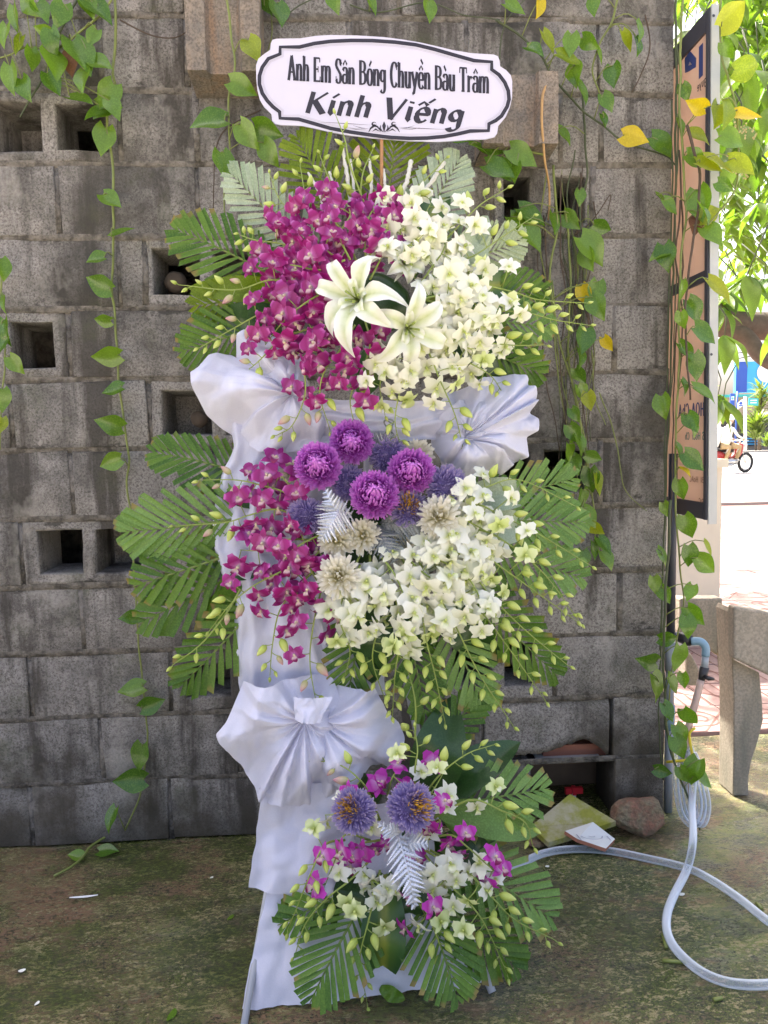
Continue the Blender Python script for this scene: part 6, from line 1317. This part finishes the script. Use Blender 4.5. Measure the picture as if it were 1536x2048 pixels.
# ---- chrysanthemums
def mum_mesh(name, mat, seed, N, Lp, w, incurve, cover, r0=.42, layers=True):
    rg = random.Random(seed); m = MB()
    for i in range(N):
        cz = 1-(1+cover)*(i+.5)/N; az = i*2.39996+rg.uniform(-.2, .2); sr = math.sqrt(max(0, 1-cz*cz))
        d = Vector((sr*math.cos(az), sr*math.sin(az), cz)); d = (d+Vector((rg.gauss(0, .06), rg.gauss(0, .06), rg.gauss(0, .06)))).normalized()
        top = Vector((0, 0, 1)); tg = (top-d*d.z); tg = tg.normalized() if tg.length > .05 else Vector((math.cos(az), math.sin(az), 0)); sd_ = d.cross(tg).normalized()
        L = Lp*rg.uniform(.88, 1.08); inc = incurve*rg.uniform(.6, 1.3); ww = w*rg.uniform(.8, 1.2); rows = []; A = []
        for k in range(5):
            s = k/4; p = d*(r0+(L-r0)*(s**.85)*(1-.10*s*max(0, inc)))+tg*(inc*s*s*.42)
            hw = ww*(.45+.75*math.sin(math.pi*min(1, s*.8+.1))) if k < 4 else ww*.35
            rows.append([p+sd_*(hw*c)+d*(.5*hw*abs(c))+tg*(.0) for c in (-1, 0, 1)]); A.append([s]*3)
        m.grid(rows, A)
    V, Fc = MBsphere((0, 0, 0), r0*1.05, 8, 12); m.add(V, Fc, [0.0]*len(V)); return m.mesh(name, mat)
MU = {'p': [mum_mesh('flower_head', M['mum_p'], s, 640, 1.0, .050, .80, .75, .55) for s in (1, 2)], 'b': [mum_mesh('flower_head', M['mum_b'], s, 620, 1.0, .030, .16, .7, .6) for s in (3, 4)], 'w': [mum_mesh('flower_head', M['mum_w'], s, 150, 1.0, .065, .45, .35, .25) for s in (5, 6)], 'wc': [mum_mesh('flower_head', M['mum_w'], 7, 120, 1.0, .07, .3, .25, .25)]}
MY = mum_mesh('flower_centre', M['mum_y'], 9, 70, 1.06, .028, .3, -.80, .5)
def mum(kind, px, py, rpx, off, label, tilt=(0, 0), centre=None):
    c = W(px, py, off); nr = ((CAM-c).normalized()+Vector((tilt[0], 0, tilt[1]))).normalized(); s = rpx/F*(c-CAM).dot(fw)
    root = thing('chrysanthemum', c, label, 'chrysanthemum', {'p': 'pink purple chrysanthemums', 'b': 'dyed blue chrysanthemums', 'w': 'white chrysanthemums', 'wc': 'white chrysanthemums'}[kind])
    link('flower_head', random.choice(MU[kind]), root, look(nr, Vector((rnd(1), 0, 1)), Vector((0, 0, 0)), s))
    if centre: link('flower_centre', MY, root, look((nr+Vector((centre[0], 0, centre[1]))).normalized(), Vector((0, 0, 1)), Vector((0, 0, 0)), s))
    m = MB(); m.tube([c-nr*s*.4, c-nr*s*1.2+Vector((0, .02, 0)), c-nr*s*1.2+Vector((0, .08, -.02))], .005, 6); m.build('stem', M['orchid_stem'], root)
mum('p', 636, 932, 47, .13, 'pink purple ball chrysanthemum at the left of the cluster', (-.1, .25)); mum('p', 703, 884, 44, .10, 'paler pink purple ball chrysanthemum topmost against the cloth band', (.0, .1)); mum('p', 822, 944, 47, .13, 'pink purple ball chrysanthemum at the right of the cluster', (.1, .3)); mum('p', 749, 990, 49, .15, 'brightest pink purple ball chrysanthemum lowest in the cluster', (0, .3))
mum('b', 893, 972, 44, .12, 'dyed blue and buff chrysanthemum at the far right of the cluster', (.2, .1)); mum('b', 817, 1018, 42, .12, 'dyed blue chrysanthemum with an orange centre below the right pink one', (0, .1), (.05, .25)); mum('b', 697, 965, 38, .09, 'dusky blue chrysanthemum wedged between the two left pink ones'); mum('b', 612, 1032, 40, .10, 'dusky blue chrysanthemum behind the silver fern', (-.3, 0)); mum('b', 775, 908, 40, .07, 'dusky blue chrysanthemum at the back of the cluster')
mum('w', 877, 1034, 46, .15, 'loose white chrysanthemum right of the orange centred one', (.1, .15)); mum('w', 677, 1152, 46, .16, 'loose white chrysanthemum low at the purple border', (-.05, .1)); mum('wc', 672, 1082, 40, .11, 'cream white chrysanthemum under the silver fern'); mum('wc', 725, 1072, 40, .11, 'cream white chrysanthemum below the brightest pink one'); mum('w', 838, 908, 32, .05, 'white chrysanthemum half hidden below the right bow'); mum('w', 583, 943, 26, .05, 'small white chrysanthemum at the left edge of the cluster', (-.4, 0)); mum('wc', 800, 1100, 34, .06, 'white chrysanthemum behind the grey fern')
mum('b', 708, 1622, 46, .17, 'dyed blue chrysanthemum on the left of the lowest tier', (-.1, .1), (-.25, .05)); mum('b', 822, 1614, 50, .18, 'dyed blue chrysanthemum with a yellow centre on the right of the lowest tier', (.1, .05), (.4, -.05))

# ---- lilies
def lily(px, py, off, pet, label, sz, tilt):
    c = W(px, py, off); nr = ((CAM-c).normalized()+Vector((tilt[0], 0, tilt[1]))).normalized(); root = thing('lily', c, label, 'lily', 'white lilies at the heart of the top tier')
    xx = Vector((0, 0, 1)).cross(nr).normalized(); yy = nr.cross(xx)
    for i, (ang, L, w, lift_) in enumerate(pet):
        a = RAD(ang+rnd(9)); r = xx*math.cos(a)+yy*math.sin(a); t = nr.cross(r); L *= sz*random.uniform(.92, 1.12); w *= sz*.66; rows = []; A = []; tw_ = rnd(.55); crv = rnd(.22); ph_ = rnd(3); rec = random.uniform(.55, 1.0)
        for k in range(11):
            s = k/10; ww = w*(math.sin(math.pi*(.10+.88*s)**.9)**.85) if k < 10 else w*.05
            p = c+r*(L*(.05+.95*s-.16*rec*s**4)*(1-.18*lift_))+t*(L*crv*s*s)+nr*(L*(.06+(.30+.45*lift_)*math.sin(s*2.2)-rec*.75*s**3.0*(1-lift_*.5)))
            t2 = (t*math.cos(tw_*s)+nr*math.sin(tw_*s)); n2 = (nr*math.cos(tw_*s)-t*math.sin(tw_*s))
            rows.append([p+t2*(ww*q)+n2*(.30*ww*abs(q)**1.5-.12*ww*(q == 0)+.20*ww*math.sin(12*s+ph_+2*q)*abs(q)**2) for q in (-1, -.6, -.25, 0, .25, .6, 1)])
            A.append([min(1, max(0, (.30*s+.75*abs(q)**1.2)*(.55+.6*s)+.08)) for q in (-1, -.6, -.25, 0, .25, .6, 1)])
        m = MB(); m.grid(rows, A); m.build('petal', M['lily'], root)
    m = MB()
    for k in range(5): a = k*1.256; m.tube([c, c+nr*.03+(xx*math.cos(a)+yy*math.sin(a))*.008, c+nr*.045+(xx*math.cos(a)+yy*math.sin(a))*.016], [.002, .0016, .003], 5)
    m.build('stamens', M['orchid_g'] if False else M['orchid_stem'], root)
lily(718, 602, .20, [(118, 1.15, .20, .35), (172, 1.0, .24, .25), (60, 1.05, .28, .45), (215, 1.0, .30, .3), (8, 1.1, .27, .3), (262, 1.05, .30, .3), (320, .95, .28, .3), (90, .5, .15, .9), (200, .45, .15, .9), (310, .5, .16, .9), (30, .4, .12, 1.0)], 'open double white lily in front between purple and white orchids', .122, (-.38, .30))
lily(812, 655, .17, [(95, 1.05, .24, .4), (150, 1.0, .26, .3), (40, 1.05, .28, .4), (215, 1.05, .29, .3), (268, 1.0, .28, .3), (330, 1.05, .28, .3), (110, .5, .15, .9), (230, .5, .14, .9), (350, .45, .14, 1.0)], 'white lily lower right of the front lily, tucked in the white orchids', .108, (.30, -.1))
lily(806, 528, .10, [(90, .8, .24, .5), (150, .75, .26, .5), (30, .8, .26, .5), (210, .75, .26, .5), (270, .7, .26, .5), (330, .8, .26, .5), (60, .45, .18, .95), (180, .45, .18, .95), (300, .4, .16, 1.0)], 'smaller ruffled white lily above the other two', .080, (.35, .3))

# ---- ferns, twigs
def fern(b, t, hw, label, off, mat, n=13):
    B, T = W(b[0], b[1], off), W(t[0], t[1], off+.02); ax = T-B; Ln = ax.length; ax.normalize(); nr = ((CAM-B).normalized()+rv(.2)).normalized(); sd = ax.cross(nr).normalized(); nr = sd.cross(ax); w = hw/F*(B-CAM).dot(fw)
    root = thing('fern_frond', B, label, 'fern', 'silver painted fern fronds')
    mid = lambda s: B+ax*(Ln*s)+nr*(.03*math.sin(s*2.6))
    m = MB(); m.tube([mid(i/10) for i in range(11)], [.0022*(1-.7*i/10) for i in range(11)], 5); m.build('rachis', M[mat], root)
    for side in (1, -1):
        for i in range(n):
            s = .04+.95*(i+(.25 if side > 0 else 0))/n; L = w*(1.05-.92*s**1.3)*(.75+.25*min(1, s*6))*random.uniform(.82, 1.12); d = (ax*(.55+rnd(.16))+sd*side*.85+nr*rnd(.28)).normalized(); cr = nr.cross(d); o = mid(s); k = 7; V = [o+nr*.001]; Fc = []
            mb = MB(); hw_ = Ln/n*.60; k = 15; rws = []
            for q in range(k+1):
                f = q/k; ww = hw_*(1-f**1.6)*(1.0 if q % 2 else .45)+.0004; sh_ = L*(.05 if q % 2 else 0)
                rws.append([o+d*(L*f+sh_)-cr*ww-nr*(.25*ww), o+d*(L*f)+nr*.001, o+d*(L*f+sh_)+cr*ww-nr*(.25*ww)])
            mb.grid(rws)
            mb.build('pinna', M[mat], root, False)
fern((685, 1000), (636, 1082), 62, 'bright silver fern below the leftmost pink chrysanthemum', .13, 'silver'); fern((690, 1050), (650, 975), 40, 'small silver fern tip pointing up beside the left chrysanthemum', .12, 'silver', 9); fern((760, 1045), (860, 1055), 60, 'dull grey fern below the brightest chrysanthemum', .09, 'silver_d'); fern((750, 1050), (790, 1130), 52, 'dull grey fern hanging in front of the white orchids', .09, 'silver_d', 11); fern((740, 920), (790, 870), 44, 'grey fern at the back of the chrysanthemum cluster', .05, 'silver_d', 10)
fern((796, 1668), (826, 1815), 52, 'long silver fern hanging at the middle of the lowest tier', .17, 'silver', 14); fern((800, 1665), (748, 1640), 30, 'short silver fern pointing left between the dyed chrysanthemums', .17, 'silver', 8); fern((800, 1690), (862, 1690), 36, 'small silver fern beside the long one', .15, 'silver', 8)
for (x0, y0, x1, y1, r, lab) in ((702, 440, 682, 285, .0048, 'tallest white painted twig left of the bamboo stake'), (708, 440, 700, 320, .004, 'white twig close against the tallest one'), (739, 420, 739, 318, .0036, 'short upright white twig between stake and tallest twig'), (646, 410, 616, 345, .0034, 'short white twig leaning left'), (668, 400, 658, 344, .003, 'smallest white twig beside the left leaning one'), (798, 400, 822, 322, .0052, 'thick white twig leaning right'), (820, 415, 889, 324, .0048, 'long white twig leaning far right'), (765, 410, 767, 338, .0036, 'white twig half behind the bamboo stake')):
    Q = spline([W(x0, y0, .0), W((x0+x1)/2+4, (y0+y1)/2, .0), W(x1, y1, -.01)], 22); m = MB(); m.tube([q+rv(.0012) for q in Q], [r*(1+.22*rnd(1)) for _ in Q], 7); o = m.build('white_twig', M['twig']); tag(o, lab, 'twig', 'white painted twigs')
# the cable tie on the band
r_ = thing('wire_tie', W(778, 858, .05), 'small twisted silver wire knot on the cloth band', 'tie'); m = MB(); c = W(778, 858, .055)
m.tube([c+Vector((.011*math.sin(2*a), -.003*math.cos(3*a), .022*math.cos(a))) for a in [i*2*math.pi/30 for i in range(31)]], .0022, 5); m.tube([c+Vector((.004, 0, -.02)), c+Vector((.008, -.004, .012)), c+Vector((-.006, -.002, .02))], .002, 5); m.build('wire_loop', M['silver_d'], r_)

# ---- the name board
YB = -.345
def zc(x, y, lift=0.0): return PW(480+x/2.648, 40+y/2.648, YB-lift)
nb = thing('name_board', zc(750, 630), 'white scalloped card with black border and black lettering topmost on the stand', 'sign')
card = [(85, 240), (97, 205), (125, 182), (160, 158), (163, 125), (172, 105), (195, 99), (320, 97), (400, 84), (480, 79), (620, 82), (760, 90), (860, 103), (960, 120), (1060, 143), (1130, 160), (1230, 176), (1345, 183), (1366, 192), (1374, 212), (1378, 246), (1408, 264), (1434, 292), (1442, 325), (1441, 410), (1430, 460), (1408, 512), (1368, 560), (1362, 600), (1348, 620), (1300, 632), (1210, 634), (1060, 645), (900, 641), (700, 625), (590, 612), (480, 594), (400, 575), (330, 560), (215, 556), (187, 550), (170, 532), (166, 497), (128, 460), (104, 420), (92, 370), (86, 310)]
bm_ = [(150, 205), (212, 180), (213, 143), (315, 143), (395, 124), (480, 113), (590, 108), (700, 109), (820, 117), (930, 131), (1030, 155), (1130, 184), (1240, 215), (1333, 222), (1333, 262), (1372, 290), (1402, 330), (1421, 375), (1425, 420), (1415, 458), (1385, 508), (1355, 532), (1318, 550), (1316, 586), (1220, 588), (1150, 604), (1080, 617), (990, 625), (900, 627), (800, 622), (700, 610), (590, 594), (480, 574), (390, 548), (310, 525), (212, 520), (210, 487), (175, 460), (145, 428), (118, 388), (103, 340), (103, 295), (118, 250)]
n = len(card); m = MB(); Fv = [zc(x, y, .0) for x, y in card]; Bv = [v+Vector((0, .004, 0)) for v in Fv]
m.add(Fv+Bv, [tuple(range(n)), tuple(range(2*n-1, n-1, -1))]+[(i, n+i, n+(i+1) % n, (i+1) % n) for i in range(n)]); m.build('card', M['card'], nb, False)
def ring(pts, w, lift, mat, nm, inset=0.0):
    V = []; k = len(pts); P = [Vector(p) for p in pts]; cx = sum(P, Vector((0, 0)))/k
    for i in range(k):
        d = ((P[i]-P[i-1]).normalized()+(P[(i+1) % k]-P[i]).normalized()).normalized(); nn = Vector((-d.y, d.x))
        if nn.dot(cx-P[i]) < 0: nn = -nn
        for q in (inset-w/2, inset+w/2): p = P[i]+nn*q; V.append(zc(p.x, p.y, lift))
    mb = MB(); mb.add(V, [(2*i, 2*((i+1) % k), 2*((i+1) % k)+1, 2*i+1) for i in range(k)]); mb.build(nm, M[mat], nb, False)
ring(bm_, 20, .0007, 'ink', 'border'); ring(bm_, 2.2, .0006, 'ink_g', 'inner_line', 17); ring(bm_, 1.6, .0006, 'ink_g', 'inner_line', 23)
def line(text, x0, y0, x1, y1, cap, nib, ang, thin, shear, gap, serif, stretch=None):
    q, wid = lettering(text, nib, ang, thin, 1.0, shear, gap, serif); k = math.hypot(x1-x0, y1-y0)/wid
    ux, uy = (x1-x0)/wid, (y1-y0)/wid; 
    letters(q, lambda u, v, e: zc(x0+ux*u-uy*0, y0+uy*u-v*cap, .0008+e), .00004, 'ink', nb)
line('Anh Em Sân Bóng Chuyền Bàu Trâm', 252, 316, 1320, 388, 128, .235, 0, .075, .0, -.015, True)
line('Kính Viếng', 340, 490, 1180, 558, 114, .25, 35, .085, .22, .03, False)
# ornament under the lettering
m = MB()
def strokeq(P, w):
    P = [Vector(p) for p in P]; V = []
    for i, p in enumerate(P):
        d = (P[min(i+1, len(P)-1)]-P[max(i-1, 0)]).normalized(); nn = Vector((-d.y, d.x))*(w*(1-.85*abs(i/(len(P)-1)*2-1)))/2; V += [zc(*(p-nn), .0009), zc(*(p+nn), .0009)]
    m.add(V, [(2*i, 2*i+2, 2*i+3, 2*i+1) for i in range(len(P)-1)])
def zarc(cx, cy, rx, ry, a0, a1, n=12): return arc(cx, cy, rx, ry, a0, a1, n)
cx, cy = 763, 570
for sg in (-1, 1):
    strokeq([(cx+sg*15, cy+22), (cx+sg*35, cy-5), (cx+sg*52, cy-12), (cx+sg*72, cy+5), (cx+sg*82, cy+24)], 15); strokeq([(cx+sg*22, cy+20), (cx+sg*45, cy+8), (cx+sg*62, cy+20)], 9); strokeq(zarc(cx+sg*52, cy-20, 11, 9, 0, 330), 9)
    strokeq([(cx+sg*4, cy+24), (cx+sg*22, cy+5), (cx+sg*18, cy-14)], 11); strokeq([(cx+sg*80, cy+6), (cx+sg*120, cy+2), (cx+sg*165, cy-12)], 3); strokeq([(cx+sg*95, cy+8), (cx+sg*150, cy+8), (cx+sg*190, cy)], 2.5)
strokeq([(cx, cy-32), (cx, cy-10), (cx, cy+24)], 20); strokeq([(415, 540), (560, 548), (690, 556)], 3.2); strokeq([(840, 568), (960, 574), (1090, 580)], 3.2); m.build('ornament', M['ink'], nb, False)
m = MB(); m.tube([zc(752, 300, -.008), zc(750, 640, -.008), W(763, 450, -.03)], .0045, 6); m.build('bamboo_stake', M['stake'], nb)
